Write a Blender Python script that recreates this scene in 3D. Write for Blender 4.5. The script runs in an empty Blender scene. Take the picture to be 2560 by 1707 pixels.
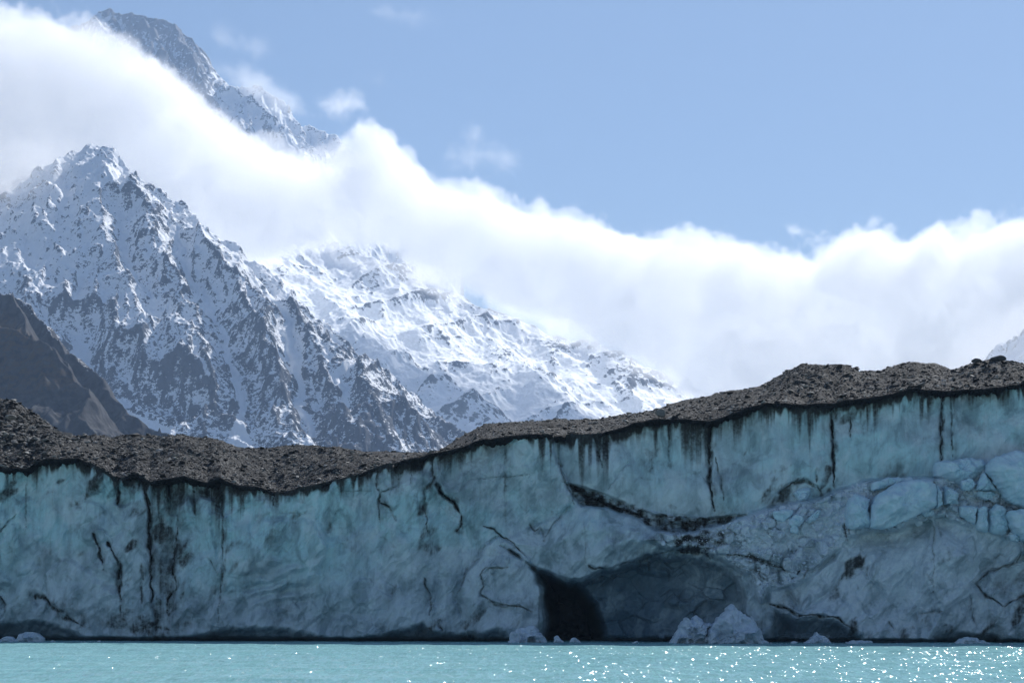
import bpy, math, random
import numpy as np
from mathutils import Vector

scn = bpy.context.scene
COL = scn.collection
R = math.radians

# ------------------------------------------------------------------ camera, light, exposure
CAM_H = 2.5
HALF = 0.257                      # tangent of half the horizontal field
K = 2 * HALF / 2560.0             # tangent per unit of the survey grid
HOR = 1542.0
cam_d = bpy.data.cameras.new('camera')
cam_d.sensor_width = 36.0
cam_d.lens = 18.0 / HALF
cam_d.shift_y = (HOR - 853.5) / 2560.0
cam_d.clip_start = 0.5
cam_d.clip_end = 60000
cam = bpy.data.objects.new('camera', cam_d)
cam.location = (0, 0, CAM_H)
cam.rotation_euler = (R(90), 0, 0)
COL.objects.link(cam)
scn.camera = cam

SUN_AZ, SUN_EL = 29.0, 40.0       # degrees right of the view direction (+Y), degrees up
world = bpy.data.worlds.new('World')
scn.world = world
world.use_nodes = True
wn = world.node_tree
bg = wn.nodes['Background']
sky = wn.nodes.new('ShaderNodeTexSky')
sky.sky_type = 'NISHITA'
sky.sun_disc = False
sky.sun_elevation = R(SUN_EL)
sky.sun_rotation = R(SUN_AZ)
sky.altitude = 1500
sky.air_density = 1.0
sky.dust_density = 0.35
sky.ozone_density = 1.5
wn.links.new(sky.outputs[0], bg.inputs[0])
bg.inputs[1].default_value = 0.072

sun_d = bpy.data.lights.new('sun', 'SUN')
sun_d.energy = 5.0
sun_d.angle = R(0.53)
sun_d.color = (1.0, 0.975, 0.94)
sun = bpy.data.objects.new('sun', sun_d)
sv = Vector((math.sin(R(SUN_AZ)) * math.cos(R(SUN_EL)), math.cos(R(SUN_AZ)) * math.cos(R(SUN_EL)), math.sin(R(SUN_EL))))
sun.rotation_euler = sv.to_track_quat('Z', 'Y').to_euler()
COL.objects.link(sun)

scn.view_settings.view_transform = 'Standard'
scn.view_settings.look = 'None'
scn.view_settings.exposure = 0.28
scn.view_settings.gamma = 1.0
cy = scn.cycles
cy.use_denoising = True
cy.denoiser = 'OPENIMAGEDENOISE'
cy.max_bounces = 64
cy.diffuse_bounces = 3
cy.glossy_bounces = 3
cy.transmission_bounces = 2
cy.volume_bounces = 64
cy.transparent_max_bounces = 12
cy.sample_clamp_indirect = 8.0
cy.volume_step_rate = 1.3
cy.volume_max_steps = 256
cy.caustics_reflective = False
cy.caustics_refractive = False

# ------------------------------------------------------------------ small helpers
def S2W(sx, sy, y):
    return (sx - 1280.0) * K * y, y, CAM_H + (HOR - sy) * K * y

def _h(ix, iy, seed):
    n = (ix.astype(np.int64) * 374761393 + iy.astype(np.int64) * 668265263 + seed * 974634777) & 0xffffffff
    n = ((n ^ (n >> 13)) * 1274126177) & 0xffffffff
    return ((n ^ (n >> 16)) & 0xffffff) / float(0xffffff)

def vn(x, y, seed=0):
    x = np.asarray(x, float); y = np.asarray(y, float)
    ix = np.floor(x); iy = np.floor(y)
    fx = x - ix; fy = y - iy
    ix = ix.astype(np.int64); iy = iy.astype(np.int64)
    fx = fx * fx * fx * (fx * (fx * 6 - 15) + 10); fy = fy * fy * fy * (fy * (fy * 6 - 15) + 10)
    a = _h(ix, iy, seed); b = _h(ix + 1, iy, seed); c = _h(ix, iy + 1, seed); d = _h(ix + 1, iy + 1, seed)
    return (a + (b - a) * fx) * (1 - fy) + (c + (d - c) * fx) * fy - 0.5

def fbm(x, y, seed=0, oct=5, gain=0.5, lac=2.03):
    s = 0; a = 1.0
    for i in range(oct):
        s = s + a * vn(x, y, seed + i * 17)
        ca, sa = 0.8, 0.6
        x, y = (x * ca - y * sa) * lac + 3.1, (x * sa + y * ca) * lac + 1.7
        a *= gain
    return s

def ridged(x, y, seed=0, oct=5, gain=0.5, lac=2.03):
    s = 0; a = 1.0; w = 1.0
    for i in range(oct):
        n = 1 - np.abs(vn(x, y, seed + i * 13)) * 2
        n = n * n * w
        w = np.clip(n * 1.5, 0, 1)
        s = s + a * n
        ca, sa = 0.8, 0.6
        x, y = (x * ca - y * sa) * lac + 3.1, (x * sa + y * ca) * lac + 1.7
        a *= gain
    return s

def worley(x, y, seed=0):
    """distance to nearest and second nearest jittered point, and an id value"""
    x = np.asarray(x, float); y = np.asarray(y, float)
    ix = np.floor(x).astype(np.int64); iy = np.floor(y).astype(np.int64)
    d1 = np.full(x.shape, 9.0); d2 = np.full(x.shape, 9.0); idv = np.zeros(x.shape)
    for dx in (-1, 0, 1):
        for dy in (-1, 0, 1):
            cx = ix + dx; cyy = iy + dy
            px = cx + _h(cx, cyy, seed); py = cyy + _h(cx, cyy, seed + 5)
            d = np.hypot(x - px, y - py)
            nv = _h(cx, cyy, seed + 9)
            closer = d < d1
            d2 = np.where(closer, d1, np.minimum(d2, d))
            idv = np.where(closer, nv, idv)
            d1 = np.where(closer, d, d1)
    return d1, d2, idv

def sstep(a, b, x):
    t = np.clip((x - a) / (b - a), 0, 1)
    return t * t * (3 - 2 * t)

def seg_dist(px, py, pts):
    """distance to a polyline and parameter 0..1 along it"""
    best = np.full(np.shape(px), 1e9); par = np.zeros(np.shape(px))
    pts = np.asarray(pts, float)
    L = np.r_[0, np.cumsum(np.hypot(*(pts[1:, :2] - pts[:-1, :2]).T))]
    for i in range(len(pts) - 1):
        ax, ay = pts[i][:2]; bx, by = pts[i + 1][:2]
        dx, dy = bx - ax, by - ay
        l2 = dx * dx + dy * dy + 1e-9
        t = np.clip(((px - ax) * dx + (py - ay) * dy) / l2, 0, 1)
        d = np.hypot(px - ax - t * dx, py - ay - t * dy)
        m = d < best
        best = np.where(m, d, best)
        par = np.where(m, (L[i] + t * (L[i + 1] - L[i])) / L[-1], par)
    return best, par

def inside(px, py, poly):
    """signed distance to a polygon, positive inside"""
    poly = list(poly)
    c = np.zeros(np.shape(px), bool)
    n = len(poly)
    for i in range(n):
        x1, y1 = poly[i]; x2, y2 = poly[(i + 1) % n]
        if y1 == y2:
            continue
        cond = ((y1 > py) != (y2 > py)) & (px < (x2 - x1) * (py - y1) / (y2 - y1) + x1)
        c ^= cond
    d, _ = seg_dist(px, py, poly + [poly[0]])
    return np.where(c, d, -d)

def mesh_grid(name, X, Y, Z, mat, attrs=None, flip=False, smooth=True):
    n, m = X.shape
    me = bpy.data.meshes.new(name)
    co = np.stack([X, Y, Z], -1).reshape(-1, 3).astype(np.float32)
    me.vertices.add(n * m)
    me.vertices.foreach_set('co', co.ravel())
    i = np.arange(n * m).reshape(n, m)
    q = np.stack([i[:-1, :-1], i[:-1, 1:], i[1:, 1:], i[1:, :-1]], -1).reshape(-1, 4)
    if flip:
        q = q[:, ::-1]
    me.loops.add(q.size)
    me.loops.foreach_set('vertex_index', q.ravel().astype(np.int32))
    me.polygons.add(len(q))
    me.polygons.foreach_set('loop_start', (np.arange(len(q)) * 4).astype(np.int32))
    me.polygons.foreach_set('use_smooth', np.full(len(q), smooth))
    for k, v in (attrs or {}).items():
        a = me.attributes.new(k, 'FLOAT', 'POINT')
        a.data.foreach_set('value', np.asarray(v, np.float32).ravel())
    me.update(calc_edges=True)
    me.materials.append(mat)
    return me

def mesh_tris(name, V, F, mat, smooth=False, attrs=None):
    me = bpy.data.meshes.new(name)
    V = np.asarray(V, np.float32); F = np.asarray(F, np.int32)
    me.vertices.add(len(V)); me.vertices.foreach_set('co', V.ravel())
    me.loops.add(F.size); me.loops.foreach_set('vertex_index', F.ravel())
    me.polygons.add(len(F))
    me.polygons.foreach_set('loop_start', (np.arange(len(F)) * F.shape[1]).astype(np.int32))
    me.polygons.foreach_set('use_smooth', np.full(len(F), smooth))
    for k, v in (attrs or {}).items():
        a = me.attributes.new(k, 'FLOAT', 'POINT')
        a.data.foreach_set('value', np.asarray(v, np.float32).ravel())
    me.update(calc_edges=True)
    me.materials.append(mat)
    return me

def link(name, me, parent=None, label=None, cat=None, group=None, kind=None, loc=None):
    o = bpy.data.objects.new(name, me)
    COL.objects.link(o)
    if parent: o.parent = parent
    if loc is not None: o.location = loc
    if label: o['label'] = label
    if cat: o['category'] = cat
    if group: o['group'] = group
    if kind: o['kind'] = kind
    return o

def recentre(me, c):
    """move a mesh so that the point c becomes its origin"""
    n = len(me.vertices)
    a = np.empty(n * 3, np.float32); me.vertices.foreach_get('co', a)
    a = a.reshape(-1, 3) - np.array(c, np.float32)
    me.vertices.foreach_set('co', a.ravel()); me.update()

# ------------------------------------------------------------------ material helper
class NT:
    def __init__(s, name, blank=False):
        s.m = bpy.data.materials.new(name); s.m.use_nodes = True
        s.t = s.m.node_tree; s.t.nodes.clear()
        s.out = s.t.nodes.new('ShaderNodeOutputMaterial')
    def n(s, typ, **kw):
        nd = s.t.nodes.new(typ)
        for k, v in kw.items(): setattr(nd, k, v)
        return nd
    def put(s, sock, v):
        if hasattr(v, 'is_output'): s.t.links.new(v, sock)
        elif isinstance(v, tuple) and len(v) == 3 and sock.type == 'RGBA': sock.default_value = (*v, 1)
        else: sock.default_value = v
    def attr(s, name): return s.n('ShaderNodeAttribute', attribute_name=name).outputs['Fac']
    def pos(s): return s.n('ShaderNodeNewGeometry').outputs['Position']
    def objco(s): return s.n('ShaderNodeTexCoord').outputs['Object']
    def map(s, v, scale=(1, 1, 1), rot=(0, 0, 0), loc=(0, 0, 0)):
        nd = s.n('ShaderNodeMapping'); s.put(nd.inputs[0], v)
        nd.inputs['Scale'].default_value = scale; nd.inputs['Rotation'].default_value = rot; nd.inputs['Location'].default_value = loc
        return nd.outputs[0]
    def noise(s, v, sc, det=4, rough=0.5, dist=0.0, out='Fac'):
        nd = s.n('ShaderNodeTexNoise'); s.put(nd.inputs['Vector'], v)
        nd.inputs['Scale'].default_value = sc; nd.inputs['Detail'].default_value = det
        nd.inputs['Roughness'].default_value = rough; nd.inputs['Distortion'].default_value = dist
        return nd.outputs[out]
    def voro(s, v, sc, feature='F1', out='Distance', rnd=1.0):
        nd = s.n('ShaderNodeTexVoronoi', feature=feature); s.put(nd.inputs['Vector'], v)
        nd.inputs['Scale'].default_value = sc; nd.inputs['Randomness'].default_value = rnd
        return nd.outputs[out]
    def math(s, op, a, b=0.0, c=0.0, clamp=False):
        nd = s.n('ShaderNodeMath', operation=op, use_clamp=clamp)
        s.put(nd.inputs[0], a); s.put(nd.inputs[1], b); s.put(nd.inputs[2], c)
        return nd.outputs[0]
    def ss(s, v, a, b, to0=0.0, to1=1.0):
        nd = s.n('ShaderNodeMapRange', interpolation_type='SMOOTHSTEP')
        s.put(nd.inputs['Value'], v); s.put(nd.inputs['From Min'], a); s.put(nd.inputs['From Max'], b)
        nd.inputs['To Min'].default_value = to0; nd.inputs['To Max'].default_value = to1
        return nd.outputs[0]
    def mix(s, f, a, b, bt='MIX'):
        nd = s.n('ShaderNodeMix', data_type='RGBA', blend_type=bt)
        s.put(nd.inputs[0], f); s.put(nd.inputs[6], a); s.put(nd.inputs[7], b)
        return nd.outputs[2]
    def bump(s, h, strength=0.5, dist=0.1, normal=None):
        nd = s.n('ShaderNodeBump'); s.put(nd.inputs['Height'], h)
        nd.inputs['Strength'].default_value = strength; nd.inputs['Distance'].default_value = dist
        if normal is not None: s.put(nd.inputs['Normal'], normal)
        return nd.outputs[0]
    def principled(s, base, rough=0.8, spec=0.3, normal=None, **kw):
        nd = s.n('ShaderNodeBsdfPrincipled')
        s.put(nd.inputs['Base Color'], base); s.put(nd.inputs['Roughness'], rough)
        s.put(nd.inputs['Specular IOR Level'], spec)
        if normal is not None: s.put(nd.inputs['Normal'], normal)
        for k, v in kw.items(): s.put(nd.inputs[k], v)
        s.t.links.new(nd.outputs[0], s.out.inputs[0])
        return s.m

# ------------------------------------------------------------------ materials
def mat_mountain(name, unit, rock_a, rock_b, snow=(0.90, 0.92, 0.95), warm=None, fleck=1.5):
    """attributes: rock (0 snow .. 1 rock, soft), veg"""
    m = NT(name)
    p = m.pos()
    rk = m.attr('rock')
    st = m.map(p, scale=(1.0, 1.0, 1.7), rot=(0, R(28), 0))
    n1 = m.noise(st, 1 / (11 * unit), 6, 0.62)
    n2 = m.noise(p, 1 / (3.6 * unit), 4, 0.6)
    f = m.math('ADD', rk, m.math('MULTIPLY', m.math('SUBTRACT', n1, 0.5), fleck))
    f = m.math('ADD', f, m.math('MULTIPLY', m.math('SUBTRACT', n2, 0.5), fleck * .6))
    mask = m.ss(f, 0.46, 0.56)
    rc = m.mix(m.ss(m.noise(p, 1 / (40 * unit), 5, 0.6), 0.35, 0.65), rock_a, rock_b)
    if warm:
        rc = m.mix(m.math('MULTIPLY', m.attr('veg'), m.ss(m.noise(p, 1 / (25 * unit), 6, 0.65), 0.4, 0.62)), rc, warm)
    base = m.mix(mask, snow, rc)
    h = m.math('ADD', m.math('MULTIPLY', n1, 1.0), m.math('MULTIPLY', n2, 0.35))
    b1 = m.bump(h, 0.5, 5 * unit)
    return m.principled(base, m.ss(mask, 0, 1, 0.7, 0.92), 0.15, b1)

M_main = mat_mountain('snowy rock', 1.0, (0.028, 0.036, 0.052), (0.065, 0.074, 0.092), fleck=1.9)
M_second = mat_mountain('deep snow and rock', 1.1, (0.10, 0.105, 0.12), (0.16, 0.16, 0.17), fleck=1.0)
M_summit = mat_mountain('summit rock', 1.4, (0.12, 0.125, 0.14), (0.2, 0.2, 0.21))
M_foot = mat_mountain('scree and tussock', 0.4, (0.022, 0.022, 0.026), (0.065, 0.065, 0.068), warm=(0.085, 0.055, 0.028))

def mat_gravel(name, scale=1.0, dark=0.0):
    m = NT(name)
    p = m.pos()
    c1 = m.voro(p, 5.5 * scale, out='Color')
    c2 = m.voro(p, 14 * scale, out='Color')
    g1 = m.n('ShaderNodeSeparateColor'); m.put(g1.inputs[0], c1)
    g2 = m.n('ShaderNodeSeparateColor'); m.put(g2.inputs[0], c2)
    v = m.math('ADD', m.math('MULTIPLY', g1.outputs[0], 0.5), m.math('MULTIPLY', g2.outputs[0], 0.5))
    base = m.mix(m.ss(v, 0.25, 0.95), (0.010, 0.0105, 0.0125), (0.042, 0.043, 0.046))
    base = m.mix(m.ss(g1.outputs[1], 0.80, 0.95), base, (0.20, 0.20, 0.195))
    base = m.mix(m.ss(g2.outputs[1], 0.86, 0.96), base, (0.26, 0.26, 0.25))
    big = m.noise(p, 0.22, 4, 0.6)
    base = m.mix(m.ss(big, 0.42, 0.62), base, (0.030, 0.026, 0.022), 'MIX') if dark else m.mix(m.ss(big, 0.4, 0.65, 0, 0.45), base, (0.022, 0.021, 0.021))
    d1 = m.voro(p, 5.5 * scale); d2 = m.voro(p, 14 * scale)
    h = m.math('ADD', m.math('MULTIPLY', d1, -1.0), m.math('MULTIPLY', d2, -0.5))
    wet = m.attr('wet')
    base = m.mix(wet, base, (0.006, 0.006, 0.007))
    return m.principled(base, 0.9, 0.2, m.bump(h, 0.9, 0.09))

M_gravel = mat_gravel('moraine gravel')

def mat_stone(name, a, b):
    m = NT(name)
    p = m.pos()
    oi = m.n('ShaderNodeObjectInfo').outputs['Random']
    tone = m.attr('tone')
    v = m.math('ADD', tone, m.math('MULTIPLY', m.math('SUBTRACT', oi, 0.5), 0.3), clamp=True)
    base = m.mix(v, a, b)
    base = m.mix(m.ss(m.noise(p, 3.0, 4, 0.6), 0.35, 0.7, 0, 0.5), base, (0.035, 0.032, 0.030))
    return m.principled(base, 0.85, 0.25, m.bump(m.noise(p, 9, 4, 0.6), 0.5, 0.05))
M_stone = mat_stone('broken greywacke', (0.016, 0.017, 0.019), (0.50, 0.49, 0.465))

def mat_ice(name):
    """attributes: dirt (and painted cave shade), snow (white rubble, painted lit crack edges), clear (dark clear ice, painted undercut shade), glow (clean cyan ice, painted light near the rim)"""
    m = NT(name)
    p = m.pos()
    dirt, snow, clear, glow = m.attr('dirt'), m.attr('snow'), m.attr('clear'), m.attr('glow')
    diag = m.map(p, scale=(1.0, 0.3, 0.35), rot=(0, R(38), 0))
    nd = m.noise(diag, 0.9, 6, 0.62)
    nbig = m.noise(p, 0.16, 4, 0.55)
    nf = m.noise(p, 3.2, 5, 0.65)
    vert = m.map(p, scale=(3.4, 1.0, 0.16))
    nv = m.noise(vert, 1.0, 5, 0.6)
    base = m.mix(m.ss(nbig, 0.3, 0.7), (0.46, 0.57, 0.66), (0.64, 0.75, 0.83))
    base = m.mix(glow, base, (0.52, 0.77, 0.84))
    base = m.mix(m.ss(nd, 0.35, 0.75, 0.0, 0.6), base, (0.24, 0.33, 0.36))
    base = m.mix(m.ss(nv, 0.5, 0.8, 0.0, 0.35), base, (0.22, 0.29, 0.30))
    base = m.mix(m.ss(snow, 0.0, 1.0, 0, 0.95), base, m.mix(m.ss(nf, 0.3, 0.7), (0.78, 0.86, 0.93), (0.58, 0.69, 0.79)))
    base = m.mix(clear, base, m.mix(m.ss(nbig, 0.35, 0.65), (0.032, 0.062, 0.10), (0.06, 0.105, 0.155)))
    lt = m.noise(m.map(p, scale=(1, 1, .7), rot=(0, R(30), 0)), 0.42, 5, 0.6, 0.6)
    base = m.mix(m.ss(lt, 0.50, 0.66, 0, 0.6), base, (0.72, 0.84, 0.90))
    base = m.mix(m.ss(lt, 0.50, 0.34, 0, 0.6), base, (0.15, 0.24, 0.28))
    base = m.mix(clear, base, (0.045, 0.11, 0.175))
    dsum = m.math('ADD', dirt, m.math('MULTIPLY', m.math('SUBTRACT', nf, 0.5), m.math('MULTIPLY', dirt, 1.1)))
    dsum = m.math('ADD', dsum, m.math('MULTIPLY', m.math('SUBTRACT', nv, 0.5), m.math('MULTIPLY', dirt, 1.3)))
    dm = m.ss(dsum, 0.05, 0.9)
    base = m.mix(dm, base, m.mix(m.ss(dsum, 0.5, 1.3), (0.055, 0.065, 0.062), (0.012, 0.013, 0.014)))
    h = m.math('ADD', m.math('MULTIPLY', nd, 0.6), m.math('MULTIPLY', nf, 0.25))
    h = m.math('ADD', h, m.math('MULTIPLY', m.noise(p, 11, 4, 0.7), 0.10))
    return m.principled(base, m.ss(clear, 0, 1, 0.55, 0.32), 0.35, m.bump(h, 0.8, 0.5))
M_ice = mat_ice('glacier ice')

def mat_berg(name, a, b, dirt=0.3):
    m = NT(name)
    p = m.pos()
    n1 = m.noise(p, 1.1, 5, 0.6); n2 = m.noise(p, 5, 5, 0.65)
    base = m.mix(m.ss(n1, 0.35, 0.65), a, b)
    base = m.mix(m.ss(m.noise(p, 2.1, 6, 0.7, 0.8), 0.56, 0.72, 0, dirt), base, (0.10, 0.10, 0.10))
    h = m.math('ADD', n1, m.math('MULTIPLY', n2, 0.3))
    return m.principled(base, 0.5, 0.35, m.bump(h, 0.6, 0.25))
M_block = mat_berg('fresh ice block', (0.50, 0.71, 0.82), (0.64, 0.80, 0.90), 0.2)
M_berg = mat_berg('floating ice', (0.74, 0.83, 0.92), (0.56, 0.67, 0.78), 0.3)

def mat_water():
    m = NT('glacial water')
    p = m.pos()
    def slopes(sc, mp, amp, det=2, rot=0.0):
        nd = m.n('ShaderNodeTexNoise'); m.put(nd.inputs['Vector'], m.map(p, scale=mp, rot=(0, 0, R(rot))))
        nd.inputs['Scale'].default_value = sc; nd.inputs['Detail'].default_value = det
        v = m.n('ShaderNodeVectorMath', operation='SUBTRACT'); m.put(v.inputs[0], nd.outputs['Color']); v.inputs[1].default_value = (.5, .5, .5)
        w = m.n('ShaderNodeVectorMath', operation='MULTIPLY'); m.put(w.inputs[0], v.outputs[0]); w.inputs[1].default_value = (amp, amp, 0)
        return w.outputs[0]
    def vadd(a_, b_):
        v = m.n('ShaderNodeVectorMath', operation='ADD'); m.put(v.inputs[0], a_); m.put(v.inputs[1], b_); return v.outputs[0]
    gn = m.n('ShaderNodeNewGeometry').outputs['Normal']
    gust = m.ss(m.noise(m.map(p, scale=(0.05, 0.10, 1)), 1.0, 3, 0.6), 0.35, 0.65, 0.72, 1.25)
    s1 = slopes(1.0, (2.9, 0.33, 1), 2.5, 1.5, 4)
    s2 = slopes(1.0, (10.5, 1.6, 1), 2.0, 2, -6)
    sm = m.n('ShaderNodeVectorMath', operation='SCALE'); m.put(sm.inputs[0], vadd(s1, s2)); m.put(sm.inputs[3], gust)
    nn = m.n('ShaderNodeVectorMath', operation='NORMALIZE'); m.put(nn.inputs[0], vadd(gn, sm.outputs[0]))
    nrm = nn.outputs[0]
    milk = m.mix(m.ss(m.noise(m.map(p, scale=(0.25, 1, 1)), 0.25, 4, 0.6), 0.35, 0.65), (0.205, 0.425, 0.45), (0.25, 0.475, 0.50))
    d = m.n('ShaderNodeBsdfDiffuse'); m.put(d.inputs[0], milk)
    g = m.n('ShaderNodeBsdfGlossy'); g.inputs['Roughness'].default_value = 0.075
    m.put(g.inputs['Normal'], nrm); g.inputs[0].default_value = (1, 1, 1, 1)
    f = m.n('ShaderNodeFresnel'); f.inputs[0].default_value = 1.33; m.put(f.inputs['Normal'], nrm)
    fac = m.math('MINIMUM', f.outputs[0], 0.30)
    mx = m.n('ShaderNodeMixShader'); m.put(mx.inputs[0], fac)
    m.t.links.new(d.outputs[0], mx.inputs[1]); m.t.links.new(g.outputs[0], mx.inputs[2])
    m.t.links.new(mx.outputs[0], m.out.inputs[0])
    return m.m
M_water = mat_water()

# ------------------------------------------------------------------ survey lines (grid units, traced once)
EDGE = np.array([(-1300, 1150), (-800, 1195), (-400, 1175), (-120, 1160), (0, 1167), (77, 1167), (95, 1155), (113, 1145), (198, 1144), (225, 1155), (252, 1169), (293, 1194), (320, 1190), (343, 1183),
    (374, 1201), (420, 1196), (464, 1187), (519, 1207), (550, 1192), (600, 1212), (658, 1216), (690, 1230), (739, 1223), (789, 1210), (850, 1196),
    (900, 1184), (955, 1163), (1018, 1148), (1085, 1133), (1152, 1117), (1206, 1098), (1269, 1090), (1344, 1082), (1416, 1086), (1504, 1081),
    (1554, 1067), (1604, 1052), (1640, 1047), (1720, 1048), (1775, 1050), (1807, 1043), (1858, 1021), (1916, 1007), (2012, 1011), (2083, 1005), (2134, 997),
    (2231, 983), (2288, 970), (2359, 977), (2436, 973), (2560, 957), (2700, 950), (3000, 930), (3400, 960), (3900, 990)], float)
SIL = np.array([(-1300, 1040), (-800, 1070), (-400, 960), (-120, 985), (0, 1007), (33, 1013), (70, 1036), (103, 1052), (158, 1079), (190, 1092), (229, 1087), (348, 1081), (452, 1083), (522, 1101),
    (588, 1117), (675, 1128), (735, 1128), (784, 1120), (838, 1116), (925, 1125), (1007, 1131), (1060, 1131), (1100, 1126), (1121, 1112), (1159, 1090), (1214, 1062),
    (1280, 1060), (1408, 1052), (1492, 1050), (1556, 1037), (1627, 1028), (1691, 1008), (1794, 989), (1845, 979), (1897, 970), (1948, 944),
    (2006, 917), (2096, 918), (2147, 928), (2198, 925), (2243, 911), (2288, 904), (2333, 909), (2378, 925), (2423, 912), (2487, 900),
    (2532, 902), (2560, 909), (2700, 880), (3000, 900), (3400, 905), (3900, 950)], float)
def edge_y(sx): return np.interp(sx, EDGE[:, 0], EDGE[:, 1])
def sil_y(sx): return np.interp(sx, SIL[:, 0], SIL[:, 1])
def D_of(sx): return 211.0 - 20.0 * np.asarray(sx, float) / 2560.0     # the cliff runs slightly towards us on the right

# ================================================================== LAKE
def build_lake():
    ys = np.r_[np.linspace(-60, 55, 24), np.linspace(56, 262, 900)]
    u = np.linspace(-1, 1, 820)
    Yg, U = np.meshgrid(ys, u, indexing='ij')
    Xg = (U * .62 + .38 * U ** 5) * (110 + 0.45 * np.clip(Yg, 0, None))
    Z = np.zeros_like(Xg)
    rng = np.random.RandomState(4)
    for i in range(26):
        lam = 0.9 * 1.18 ** i * 0.55 if i < 14 else 1.3 * 1.16 ** (i - 14)
        th = rng.normal(0.5, 0.55)
        kx, ky = math.sin(th) * 2 * math.pi / lam, math.cos(th) * 2 * math.pi / lam
        Z += 0.0075 * lam ** 0.8 * np.sin(kx * Xg + ky * Yg + rng.rand() * 6.28)
    Z *= 0.65 + 0.7 * (fbm(Xg / 14, Yg / 22, 3, 3) + 0.5)
    Z *= 0.55
    me = mesh_grid('lake', Xg, Yg, Z, M_water)
    link('lake', me, kind='structure')
build_lake()

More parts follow.
